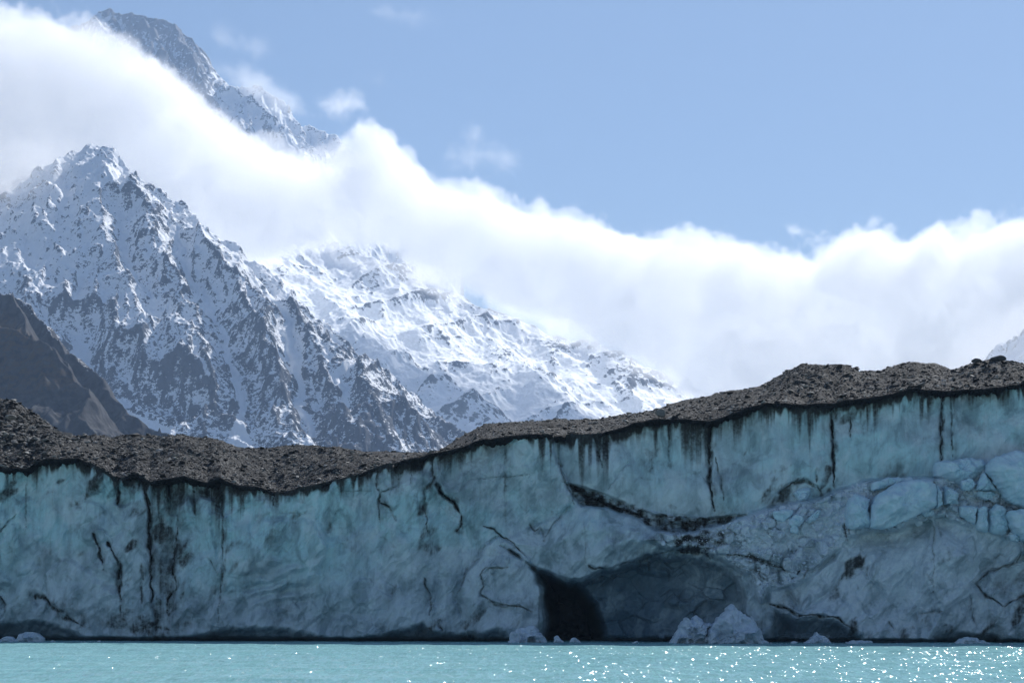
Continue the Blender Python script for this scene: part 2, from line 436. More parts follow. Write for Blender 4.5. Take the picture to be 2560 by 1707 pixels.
# ================================================================== ICE CLIFF
P4 = [  # (points, half width, dirt, carve depth m)
    ([(347,1190),(361,1225),(372,1262),(374,1316),(374,1370),(379,1406),(377,1451),(383,1487),(379,1523)], 6, 1.1, 1.0),
    ([(444,1289),(444,1361),(435,1388),(433,1433),(442,1469),(419,1496),(419,1532)], 5, 1.0, .7),
    ([(557,1203),(557,1271),(559,1343),(557,1433),(548,1496),(546,1555)], 5, .75, .35),
    ([(410,1205),(415,1253),(419,1280)], 6, .9, .4),
    ([(485,1225),(485,1253),(487,1293)], 5, .9, .4),
    ([(299,1192),(295,1243),(293,1261)], 6, 1.1, .6),
    ([(68,1180),(65,1271),(65,1334)], 3, .6, .2),
    ([(232,1334),(246,1361),(253,1388),(259,1424)], 5, .9, .6),
    ([(268,1356),(289,1388),(300,1415),(298,1451),(302,1496),(304,1528)], 4.5, 1.0, .8),
    ([(354,1410),(356,1518)], 4, .7, .2),
    ([(519,1392),(541,1433)], 3, .6, .2),
    ([(685,1225),(685,1261)], 4, 1.0, .3),
    ([(86,1496),(108,1491),(135,1519),(167,1541),(198,1559)], 11, .85, .6),
    ([(0,1490),(14,1510),(12,1530)], 10, .7, .3),
    ([(0,1330),(18,1305),(40,1285)], 8, .7, .3),
    ([(944,1180),(943,1218),(951,1226),(948,1268),(950,1300)], 4, .85, .4),
    ([(951,1230),(975,1222),(997,1209)], 2.5, .7, .2),
    ([(951,1255),(972,1264),(982,1285),(988,1301)], 3, .9, .4),
    ([(850,1228),(925,1228)], 3, .6, .1),
    ([(1030,1150),(1030,1176),(1028,1218)], 3, .7, .15),
    ([(1080,1135),(1085,1192),(1064,1230),(1060,1276),(1068,1301),(1070,1335)], 4, .8, .5),
    ([(1089,1209),(1110,1239),(1135,1255),(1152,1285),(1156,1310),(1143,1327)], 5, 1.1, 1.0),
    ([(1263,1092),(1263,1184),(1263,1301)], 3, .55, .2),
    ([(1198,1197),(1269,1192),(1332,1184)], 3, .5, .12),
    ([(1210,1314),(1235,1322),(1256,1339),(1286,1360),(1310,1390)], 2.5, .9, .5),
    ([(1248,1339),(1219,1360),(1198,1394),(1168,1427),(1143,1490)], 3, .4, .6),
    ([(1060,1444),(1068,1469),(1080,1490),(1078,1515),(1072,1544)], 2.5, .55, .7),
    ([(1390,1142),(1411,1192),(1424,1226),(1437,1260)], 4, .6, .5),
    ([(1491,1100),(1499,1142),(1508,1167)], 3, .9, .3),
    ([(1575,1151),(1541,1192),(1520,1226)], 6, .3, .25),
    ([(1424,1268),(1386,1310),(1361,1343)], 7, .35, .4),
    ([(1323,1310),(1336,1327),(1353,1318),(1361,1352)], 3, .7, .3),
    ([(1462,1301),(1466,1360),(1462,1419)], 3, .45, .15),
    ([(1474,1415),(1491,1421),(1516,1419)], 3, .8, .4),
    ([(1529,1423),(1562,1406),(1604,1402),(1638,1385),(1671,1377),(1709,1373)], 3.5, .55, .4),
    ([(1202,1435),(1215,1419),(1269,1419)], 2.5, .5, .5),
    ([(1202,1435),(1210,1461),(1202,1486),(1248,1511),(1303,1515),(1332,1528)], 3, .45, .7),
    ([(1784,1048),(1775,1098),(1775,1214),(1787,1278)], 6, 1.0, .7),
    ([(1787,1137),(1803,1201),(1810,1259)], 3.5, .65, .25),
    ([(2082,1010),(2082,1124),(2086,1162),(2083,1214)], 5, 1.2, .8),
    ([(2125,1040),(2125,1092)], 4.5, 1.0, .3),
    ([(2356,980),(2353,1150)], 4.5, 1.1, .6),
    ([(2376,990),(2382,1143)], 4.5, .85, .3),
    ([(2041,1175),(2041,1207)], 3, .8, .2),
    ([(1673,1055),(1673,1162)], 4, .8, .25),
    ([(1723,1060),(1723,1137)], 3, .6, .15), ([(1645,1075),(1643,1150)], 3, .5, .15),
    ([(1420,1210),(1470,1240),(1520,1262),(1570,1275),(1620,1300)], 6, 1.0, .8),
    ([(1948,1233),(1980,1207),(2012,1201),(2044,1214),(2057,1240)], 3, .7, .6),
    ([(2333,1310),(2333,1503)], 2, .55, .2),
    ([(2305,1535),(2330,1525),(2357,1527)], 8, .6, .3),
    ([(2221,1553),(2237,1576)], 3, .6, .2),
    ([(2438,1460),(2473,1491),(2500,1510),(2512,1514)], 3.5, .7, .7),
    ([(2600,1475),(2558,1491),(2512,1514)], 3.5, .8, .7),
    ([(2426,1491),(2430,1545),(2442,1564)], 4, .5, .3),
    ([(2554,1379),(2539,1406),(2473,1429),(2438,1460)], 3, .45, .9),
    ([(1927,1510),(1962,1518),(1997,1537),(2047,1537),(2097,1545),(2132,1572)], 4, .85, .8),
    ([(1815,1386),(1877,1390),(1908,1402),(1954,1417),(1970,1429)], 5, .8, .5),
    ([(1985,1443),(2001,1425)], 4, .9, .5), ([(2008,1443),(2020,1418)], 2.5, .7, .3),
    ([(1890,1420),(1900,1440),(1925,1450)], 8, .6, .4),
    ([(1703,1379),(1737,1372),(1768,1385),(1775,1396)], 9, 1.1, .6),
    ([(2113,1309),(2117,1352)], 4, .6, .6),
    ([(2335,1205),(2335,1270)], 3, .7, .6),
    ([(2485,1395),(2500,1385),(2515,1392)], 6, .45, .1), ([(2345,1320),(2355,1345)], 6, .45, .1),
    ([(1100,1552),(1103,1575)], 6, .8, .5),
    ([(460,1480),(440,1510),(420,1540)], 9, .7, .2),
    ([(330,1575),(380,1565),(430,1575)], 18, .7, .2),
    ([(640,1300),(670,1280),(690,1320),(705,1345)], 12, .35, .1),
    ([(820,1330),(835,1290),(845,1275)], 7, .55, .1),
    ([(170,1330),(230,1300),(285,1260)], 12, .35, .1),
    ([(190,1260),(205,1250)], 7, .7, .1), ([(225,1238),(255,1230)], 8, .45, .1), ([(145,1205),(165,1195)], 6, .6, .1),
    ([(600,1270),(640,1262)], 5, .45, .1), ([(700,1280),(760,1282)], 4, .4, .1),
]
CAVE = [(1254,1358),(1300,1390),(1345,1420),(1400,1444),(1450,1446),(1510,1425),(1580,1402),(1640,1384),(1700,1380),(1760,1390),(1810,1410),(1850,1445),(1872,1490),(1868,1530),(1885,1560),(1915,1640),
        (1340,1640),(1356,1540),(1352,1480),(1338,1430),(1296,1380)]
HOLE = [(1254,1358),(1310,1395),(1372,1436),(1450,1455),(1500,1510),(1522,1580),(1520,1640),(1340,1640),(1356,1540),(1352,1480),(1338,1430),(1296,1380)]
UPPER = [(1395,1000),(1385,1130),(1405,1180),(1428,1207),(1492,1233),(1569,1259),(1640,1281),(1691,1288),(1781,1294),(1865,1291),(1922,1272),(1960,1262),(2051,1243),(2109,1220),(2179,1198),(2276,1193),(2333,1195),(2400,1180),(2800,1130),(3950,1110),(3950,700),(1395,800)]
WEDGE = [(1424,1203),(1492,1231),(1569,1258),(1640,1280),(1691,1287),(1781,1293),(1868,1290),(1800,1312),(1740,1326),(1690,1332),(1640,1326),(1590,1292),(1520,1268),(1455,1262),(1432,1235)]
RUBBLE = [(1640,1326),(1740,1326),(1865,1292),(1960,1262),(2051,1243),(2109,1220),(2179,1198),(2333,1195),(2470,1165),(2800,1140),(3950,1120),(3950,1400),(2800,1400),(2554,1379),(2531,1348),(2473,1332),(2415,1309),(2357,1290),(2318,1305),
          (2252,1325),(2155,1332),(2109,1363),(2060,1400),(2020,1440),(1960,1470),(1925,1468),(1905,1500),(1870,1440),(1810,1400),(1740,1372),(1660,1368),(1620,1350)]
SLAB = [(2109,1363),(2155,1334),(2252,1326),(2318,1306),(2357,1290),(2415,1309),(2473,1332),(2531,1348),(2554,1379),(2539,1406),(2473,1429),(2438,1462),(2470,1500),(2480,1700),(1915,1700),(1940,1600),(1923,1503),(1923,1468),(2020,1440),(2086,1394)]
MID = [(1440,1262),(1520,1270),(1590,1294),(1645,1330),(1660,1362),(1600,1395),(1530,1420),(1470,1450),(1400,1444),(1345,1420),(1300,1390),(1256,1355),(1330,1320),(1395,1290)]
SPEAR = [(1248,1338),(1290,1365),(1320,1393),(1340,1432),(1352,1485),(1346,1530),(1340,1640),(1180,1640),(1143,1490),(1168,1427),(1198,1394),(1219,1360)]
UNDER = [([(-400,1570),(0,1555),(68,1548),(110,1545),(135,1555),(180,1573),(216,1592),(216,1700),(-400,1700)]),
         ([(451,1592),(518,1577),(560,1568),(640,1562),(720,1568),(830,1594),(830,1700),(451,1700)]),
         ([(850,1597),(946,1582),(1018,1565),(1060,1548),(1072,1570),(1110,1580),(1160,1578),(1206,1574),(1248,1565),(1273,1585),(1273,1700),(850,1700)]),
         ([(1925,1510),(1997,1540),(2047,1540),(2097,1548),(2132,1574),(2160,1590),(2160,1700),(1925,1700)]),
         ([(2330,1588),(2400,1578),(2480,1580),(2500,1592),(2500,1700),(2330,1700)])]

def build_cliff():
    nx, nz = 1720, 520
    sx = np.r_[np.linspace(-1300, -70, 180, endpoint=False), np.linspace(-70, 2630, nx - 380), np.linspace(2640, 3900, 200)]
    t = np.linspace(0, 1, nz)
    T, SX = np.meshgrid(t, sx, indexing='ij')
    top = edge_y(SX) + 4 * vn(SX / 22, SX * 0, 5)
    SY = top + (1650 - top) * T
    wx = SX + 10 * fbm(SX / 60, SY / 60, 51, 3); wy = SY + 10 * fbm(SX / 60, SY / 60, 61, 3)
    # broad relief, in metres towards the viewer
    r = 2.8 * fbm(SX / 420, SY / 500, 1, 2) + 2.0 * fbm(SX / 150, SY / 170, 11, 3)
    dg = (wx * 0.8 + wy * 0.6); dh = (-wx * 0.6 + wy * 0.8)
    r += 0.6 * fbm(dg / 26, dh / 90, 21, 4) + 0.25 * (ridged(dg / 60, dh / 110, 22, 4) - .8) + 0.14 * fbm(SX / 14, SY / 14, 31, 3)
    # scalloped conchoidal faces
    d1, d2, idv = worley(wx / 130, wy / 150, 7)
    r += 1.2 * (idv - 0.5) * sstep(0.0, 0.22, d2 - d1) + 0.35 * np.minimum(d2 - d1, 0.4)
    # column-like flutes under the rim
    flu = np.abs(vn(SX / 40, SY / 600, 71)) * 2
    r -= 0.5 * (1 - flu) ** 3 * sstep(260, 0, SY - top)
    r -= 0.55 * sstep(40, 0, SY - top) * 0 + 0
    dirt = np.zeros_like(r); snow = np.zeros_like(r); clear = np.zeros_like(r)
    glow = sstep(-0.05, 0.35, fbm(SX / 170, SY / 130, 91, 3)) * sstep(430, 120, SY - top)  # clean cyan patches; upper wall painted brighter, as if lit through the ice
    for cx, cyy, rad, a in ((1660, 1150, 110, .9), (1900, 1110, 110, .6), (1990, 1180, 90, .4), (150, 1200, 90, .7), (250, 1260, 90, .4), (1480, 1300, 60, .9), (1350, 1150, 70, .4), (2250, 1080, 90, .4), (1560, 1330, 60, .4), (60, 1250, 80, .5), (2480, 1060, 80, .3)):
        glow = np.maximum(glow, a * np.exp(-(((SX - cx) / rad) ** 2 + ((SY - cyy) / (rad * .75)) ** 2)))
    def reg(poly, soft=6, warp=1.0):
        return sstep(-soft, soft, inside(SX + (wx - SX) * warp, SY + (wy - SY) * warp, poly))
    up = reg(UPPER, 5, .4); wedge = reg(WEDGE, 5, .8); rub = reg(RUBBLE, 9, 1); slab = reg(SLAB, 9, .8)
    mid = reg(MID, 7, .5); spear = reg(SPEAR, 4, .5)
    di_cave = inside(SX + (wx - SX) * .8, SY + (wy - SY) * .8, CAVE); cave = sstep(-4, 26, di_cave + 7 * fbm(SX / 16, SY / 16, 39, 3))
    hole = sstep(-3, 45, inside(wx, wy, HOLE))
    smooth_up = 0.45 + 0.55 * (1 - up)
    g1, g2, gi = worley(wx / 46, wy / 58, 57)
    r += .45 * (gi - .5) * sstep(0, .12, g2 - g1) * sstep(.0, .35, fbm(SX / 130, SY / 110, 58, 2))
    r = r * smooth_up
    r -= 3.2 * up
    # belly of the upper wall: bulges out towards its lower rim
    dlow = inside(SX, SY, UPPER)
    r += up * 1.6 * np.exp(-((dlow - 60) / 70) ** 2)
    k1, k2, ki = worley(wx / 20, wy / 15, 237)
    r -= 2.6 * wedge
    r += wedge * 1.5 * (ki - .4) * sstep(0, .2, k2 - k1)
    snow = np.maximum(snow, wedge * (ki > .72) * .6)
    r += 1.8 * mid * sstep(0, 60, inside(SX, SY, MID)) + 0.6 * mid
    r += 2.0 * spear * (0.4 + 0.6 * sstep(0, 50, inside(SX, SY, SPEAR)))
    # rubble: blocky
    e1, e2, ei = worley(wx / 30, wy / 27, 17)
    f1, f2, fi = worley(wx / 12, wy / 11, 27)
    blocks = 0.9 * (ei - .3) * sstep(0, .25, e2 - e1) + 0.32 * (fi - .4) * sstep(0, .25, f2 - f1) + 0.15 * ridged(SX / 16, SY / 16, 8, 3)
    r += rub * (1.0 + blocks * 1.3 + 1.2 * sstep(1200, 1400, SY))
    sl_in = np.clip(inside(SX, SY, SLAB), 0, None)
    r += slab * (1.2 + 2.4 * sstep(0, 120, sl_in) + 0.5 * fbm(dg / 60, dh / 120, 44, 3) + 1.1 * (idv - .5) * sstep(0, .12, d2 - d1))
    # right-hand bay below the slab
    bay = [(2438,1462),(2473,1429),(2539,1406),(2600,1370),(3950,1390),(3950,1700),(2480,1700),(2470,1500)]
    by = reg(bay, 8, .8)
    r += by * (0.6 + 0.9 * (ridged(SX / 90, SY / 60, 88, 3) - .8))
    # cave and alcove
    deep = 2.2 + 3.4 * sstep(1800, 1480, SX)
    sc1, sc2, sci = worley(wx / 62, wy / 50, 37)
    h1, h2, hi_ = worley(wx / 34, wy / 40, 137)
    fac = (.55 * (hi_ - .5) + .5 * np.minimum(h2 - h1, .3)) * sstep(.0, .25, fbm(SX / 80, SY / 60, 138, 2) + .08)
    r = r * (1 - cave) + cave * 2.8 * fac * (1 - hole) + cave * (r * 0.4 - deep + 1.5 * fbm(wx / 95, wy / 80, 47, 2) + .9 * (sci - .5) * sstep(0, .1, sc2 - sc1) * sstep(.1, .4, fbm(SX / 90, SY / 70, 49, 2) + .3) + .22 * fbm(SX / 22, SY / 22, 48, 3))
    r -= 13 * hole
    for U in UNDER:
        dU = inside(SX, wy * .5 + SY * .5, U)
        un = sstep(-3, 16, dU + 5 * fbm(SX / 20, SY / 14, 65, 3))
        r -= un * (.8 + .05 * np.clip(dU, 0, 40)) ; clear = np.maximum(clear, un * .45)  # undercut shade also painted in as dark blue
    clear = np.maximum(clear, cave * (0.66 + .34 * hole) * (1 - .45 * sstep(1560, 1860, SX)))  # dark clear ice of the alcove, painted deeper for the shade in the hole
    # recessed dirty panels between the upright columns at left
    for pl, dep, dk in (([(380,1215),(415,1200),(440,1280),(440,1360),(432,1440),(440,1480),(415,1600),(384,1600),(382,1480),(378,1370),(374,1300)], 1.1, .42),
                        ([(412,1190),(545,1195),(552,1225),(530,1250),(500,1240),(482,1255),(470,1240),(448,1262),(444,1290),(425,1285),(416,1250)], .9, .62),
                        ([(296,1195),(345,1185),(360,1230),(330,1255),(310,1265),(290,1262)], .5, .25),
                        ([(512,1205),(556,1200),(554,1300),(545,1400),(530,1330)], .4, .2)):
        q = reg(pl, 5, .8)
        r -= dep * q
        dirt = np.maximum(dirt, q * dk * np.clip(.9 + 1.5 * fbm(SX / 24, SY / 34, 777, 4), 0, 1.5))
    wl = HOR + CAM_H / (K * D_of(SX))
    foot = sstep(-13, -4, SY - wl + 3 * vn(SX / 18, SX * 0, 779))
    r -= foot * 1.2; clear = np.maximum(clear, foot); dirt = np.maximum(dirt, foot * .35)  # foot cut back, its shade also painted as a dark waterline
    # ledges on the lower face (bedding seen left of centre)
    bed = np.exp(-(((SX - 700) / 110) ** 2 + ((SY - 1470) / 60) ** 2))
    r += bed * 0.35 * np.sin((SY + 0.25 * SX + 14 * fbm(SX / 60, SY / 60, 66, 3)) / 5.2)
    # foot pulls in slightly, top rim tucks in
    r -= 0.8 * sstep(1585, 1606, SY) * (1 - slab)
    # cracks
    for pts, w, dt, cv in P4:
        xs = [p[0] for p in pts]; yy = [p[1] for p in pts]
        m = (SX > min(xs) - 60) & (SX < max(xs) + 60) & (SY > min(yy) - 60) & (SY < max(yy) + 60)
        j1 = 5 * fbm(SX[m] / 19, SY[m] / 19, 123, 4); j2 = 4 * fbm(SX[m] / 19, SY[m] / 19, 133, 4)
        px_, py_ = SX[m] + j1, SY[m] + j2
        d, s = seg_dist(px_, py_, pts)
        k0, k1 = pts[0], pts[-1]
        L_ = math.hypot(k1[0] - k0[0], k1[1] - k0[1]) + 1
        side = np.sign((px_ - np.interp(s, np.linspace(0, 1, len(pts)), xs)) * (k1[1] - k0[1]) / L_ - (py_ - np.interp(s, np.linspace(0, 1, len(pts)), yy)) * (k1[0] - k0[0]) / L_)
        ww = w * (0.30 + 1.5 * (vn(s * L_ / 22, s * 0, int(xs[0])) + .5) ** 1.5) * sstep(0, .12, s + .06) * sstep(1.0, .55, s * .95)
        ww = np.clip(ww, .5, None)
        brk = np.clip(.45 + 1.5 * (fbm(SX[m] / 8, SY[m] / 16, 140, 3) + .35), 0, 1.15)
        dirt[m] = np.maximum(dirt[m], dt * .85 * brk * np.exp(-(d / (ww * 1.0)) ** 2))
        halo = .42 * (fbm(SX[m] / 16, SY[m] / 26, 150, 4) * 1.6 + .75)
        dirt[m] = np.maximum(dirt[m], dt * np.clip(halo, 0, .8) * np.exp(-(d / (w * np.where(side > 0, 3.6, 1.5))) ** 2))
        r[m] -= cv * np.exp(-(d / (ww * .9)) ** 2)
        snow[m] = np.maximum(snow[m], .55 * sstep(.2, .7, cv) * np.exp(-((d - ww * 1.2) / 5) ** 2) * (side < 0) * sstep(0, .15, s) * sstep(1, .85, s))  # pale edge painted along one side of deep cracks, as if lit
        r[m] += .45 * cv * side * np.exp(-(d / 16) ** 2) * sstep(0, .2, s) * sstep(1, .7, s)
    # meltwater dirt running down from the rim
    env = np.interp(SX[0], [-330, 0, 90, 130, 280, 330, 400, 560, 620, 690, 850, 1050, 1250, 1350, 1400, 1560, 1700, 1800, 1880, 1950, 2000, 2260, 2330, 2400, 2480, 2890],
                    [70, 75, 60, 18, 22, 80, 110, 100, 60, 40, 45, 50, 45, 50, 120, 85, 70, 90, 40, 50, 75, 80, 50, 55, 45, 60])[None, :]
    cs = vn(SX / 9, SX * 0, 201) * .9 + vn(SX / 26, SX * 0, 202) * .8 + vn(SX / 4, SX * 0, 203) * .35
    ln = env * np.clip(0.55 + 1.5 * cs, 0.05, 2.2) + 8
    dd = (SY - top)
    st = np.clip(1 - dd / ln, 0, 1) ** 0.8 * (0.6 + .5 * np.clip(cs + .4, 0, 1))
    dirt = np.maximum(dirt, st * 1.05)
    bw = 5 + 42 * np.clip(.5 + 1.3 * vn(SX / 13, SX * 0, 204) + .9 * vn(SX / 70, SX * 0, 206), 0.05, 1.3)
    dirt = np.maximum(dirt, 1.15 * sstep(1.0, .3, dd / bw))
    dirt = np.maximum(dirt, wedge * (0.62 + .9 * fbm(SX / 16, SY / 12, 303, 4)))
    dirt = np.maximum(dirt, hole * 1.4)  # near-black cave shade painted in through the dirt mask
    # loose dirt on the rubble apron and scattered smudges
    gs = np.exp(-(((SX - 1720) / 130) ** 2 + ((SY - 1350) / 26) ** 2))
    dirt = np.maximum(dirt, gs * (0.6 + 1.4 * fbm(SX / 22, SY / 14, 313, 4)))
    gs = np.exp(-(((SX - 1900) / 60) ** 2 + ((SY - 1425) / 28) ** 2))
    dirt = np.maximum(dirt, gs * (0.4 + 1.4 * fbm(SX / 22, SY / 14, 323, 4)))
    sm = sstep(0.12, 0.6, fbm(dg / 40, dh / 75, 333, 5)) * .62 * (.5 + .8 * sstep(-.2, .4, fbm(SX / 240, SY / 200, 334, 2)))
    sm = np.maximum(sm, .38 * sstep(.30, .75, fbm(dg / 42, dh / 24, 335, 5)))
    dirt = np.maximum(dirt, sm * (1 - rub) * (1 - clear))
    base_d = np.exp(-(((SX - 370) / 120) ** 2 + ((SY - 1550) / 50) ** 2)) * (0.35 + 1.2 * fbm(SX / 25, SY / 20, 343, 4))
    dirt = np.maximum(dirt, base_d)
    nb = np.exp(-(((SX - 410) / 38) ** 2)) * sstep(1200, 1260, SY) * (0.28 + .9 * fbm(SX / 20, SY / 26, 353, 4))
    dirt = np.maximum(dirt, nb)
    joint = rub * sstep(.10, .02, e2 - e1) * sstep(.05, .45, fbm(SX / 38, SY / 30, 239, 3) + .12)
    r -= .2 * joint
    snow = np.maximum(snow, rub * (0.9 + .5 * fbm(SX / 40, SY / 40, 363, 3)))
    snow = np.maximum(snow, slab * .82)
    snow = np.maximum(snow, by * .6)
    snow = np.maximum(snow, mid * .4)
    snow = np.maximum(snow, spear * .35)
    lowleft = sstep(1380, 1560, SY) * sstep(1250, 900, SX) * .3
    snow = np.maximum(snow, lowleft)
    snow *= (1 - clear)
    D = D_of(SX)
    Yd = D - r
    X, Y, Z = S2W(SX, SY, Yd)
    # keep the rim joined to the moraine lip
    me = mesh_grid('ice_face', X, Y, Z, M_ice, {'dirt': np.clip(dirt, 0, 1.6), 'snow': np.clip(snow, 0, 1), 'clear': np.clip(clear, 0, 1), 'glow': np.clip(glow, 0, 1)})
    return me, (sx, SY, Yd)
glacier = link('glacier', None, label='dirty blue glacier ice cliff with grey gravel on top, standing along the far shore', cat='glacier')
me_face, CL = build_cliff()
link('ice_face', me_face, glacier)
def cliff_depth(sxq, syq):
    i = int(np.clip(np.searchsorted(CL[0], sxq), 0, len(CL[0]) - 1))
    j = int(np.clip(np.searchsorted(CL[1][:, i], syq), 0, CL[1].shape[0] - 1))
    return float(CL[2][j, i])

# ------------------------------------------------------------------ moraine on the glacier
MOR_RUN = 46.0
def mor_pos(SX, T, noise=True):
    """T<0 lip, 0..1 rises to the skyline, 1..2 falls away behind"""
    e = edge_y(SX) + 4 * vn(SX / 22, SX * 0, 5); s = sil_y(SX)
    D = D_of(SX)
    gap = np.clip(e - s, 2, None)
    tt = np.clip(T, 0, 1)
    depth_extra = -3.0 * np.interp(SX, [1380, 1420, 3000], [0, 1, 1])     # upper wall stands further back
    Y = D - depth_extra + MOR_RUN * np.where(T > 1, 1 + (T - 1) * 2.2, tt) 
    SYv = e - (e - s) * (tt * 1.12 - 0.12 * tt * tt) 
    Z = CAM_H + (HOR - SYv) * K * Y
    hk = np.clip(gap / 60, .12, 1.3)
    if noise:
        prof = sstep(0, .12, T)
        X0 = (SX - 1280) * K * Y
        n = 1.5 * fbm(X0 / 9, Y / 9, 401, 4) + .35 * fbm(X0 / 2.0, Y / 2.0, 411, 3) + .12 * fbm(X0 / .6, Y / .6, 421, 2)
        Z = Z + n * hk * prof * (.55 + .45 * np.sin(np.clip(tt, 0, 1) * math.pi))
    Z = Z - np.clip(T - 1, 0, None) * 26
    X = (SX - 1280) * K * Y
    return X, Y, Z
def build_moraine():
    sx = np.r_[np.linspace(-1300, -70, 170, endpoint=False), np.linspace(-70, 2630, 1300), np.linspace(2640, 3900, 180)]
    t = np.r_[np.linspace(0, 1, 330), np.linspace(1.02, 2, 40)]
    T, SX = np.meshgrid(t, sx, indexing='ij')
    X, Y, Z = mor_pos(SX, T)
    # lip rows in front: a thin overhanging crust with a ragged lower rim
    rows = []
    x0, y0, z0 = X[0], Y[0], Z[0]
    rag = .30 + .38 * (vn(sx / 11, sx * 0, 431) + vn(sx / 4, sx * 0, 432) * .6) + .25 * vn(sx / 50, sx * 0, 433)
    out = .75 + .5 * vn(sx / 16, sx * 0, 434)
    for dy, dz in ((2.4, -1.3), (.2, -.55), (-.35, -.85), (-.8, -.75), (-1.0, -.35), (-.55, -.02)):
        rows.append((x0, y0 + dy * out, z0 + dz * (rag + .28)))
    X = np.vstack([np.array([q[0] for q in rows]), X]); Y = np.vstack([np.array([q[1] for q in rows]), Y]); Z = np.vstack([np.array([q[2] for q in rows]), Z])
    wet = np.zeros_like(X); wet[:4] = 1.0; wet[4] = .85; wet[5] = .45; wet[6] = .15
    me = mesh_grid('gravel_cover', X, Y, Z, M_gravel, {'wet': wet})
    link('gravel_cover', me, glacier, label='grey brown moraine gravel lying on the ice')
build_moraine()

# stones: a few shapes, thousands of small ones in one mesh, the largest one by one
def ico(sub=1):
    import bmesh
    bm = bmesh.new(); bmesh.ops.create_icosphere(bm, subdivisions=sub, radius=1.0)
    V = np.array([v.co[:] for v in bm.verts]); F = np.array([[v.index for v in f.verts] for f in bm.faces]); bm.free()
    return V, F
def stone_shape(seed, sub=1, flat=.42):
    rng = np.random.RandomState(seed)
    V, F = ico(sub)
    V = V.copy()
    for _ in range(9):                      # chop with planes: angular faces
        n = rng.normal(size=3); n /= np.linalg.norm(n)
        d = rng.uniform(.45, .85)
        s = V @ n
        V = V - np.outer(np.clip(s - d, 0, None), n)
    V *= np.array([1.0, rng.uniform(.6, .95), flat * rng.uniform(.7, 1.15)])
    return V / np.abs(V).max(), F
def rotm(rng, tilt=.5):
    a = rng.uniform(0, 6.28); b = rng.uniform(-tilt, tilt); c = rng.uniform(-tilt, tilt)
    ca, sa, cb, sb, cc, sc = math.cos(a), math.sin(a), math.cos(b), math.sin(b), math.cos(c), math.sin(c)
    Rz = np.array([[ca, -sa, 0], [sa, ca, 0], [0, 0, 1]]); Rx = np.array([[1, 0, 0], [0, cb, -sb], [0, sb, cb]]); Ry = np.array([[cc, 0, sc], [0, 1, 0], [-sc, 0, cc]])
    return Rz @ Rx @ Ry
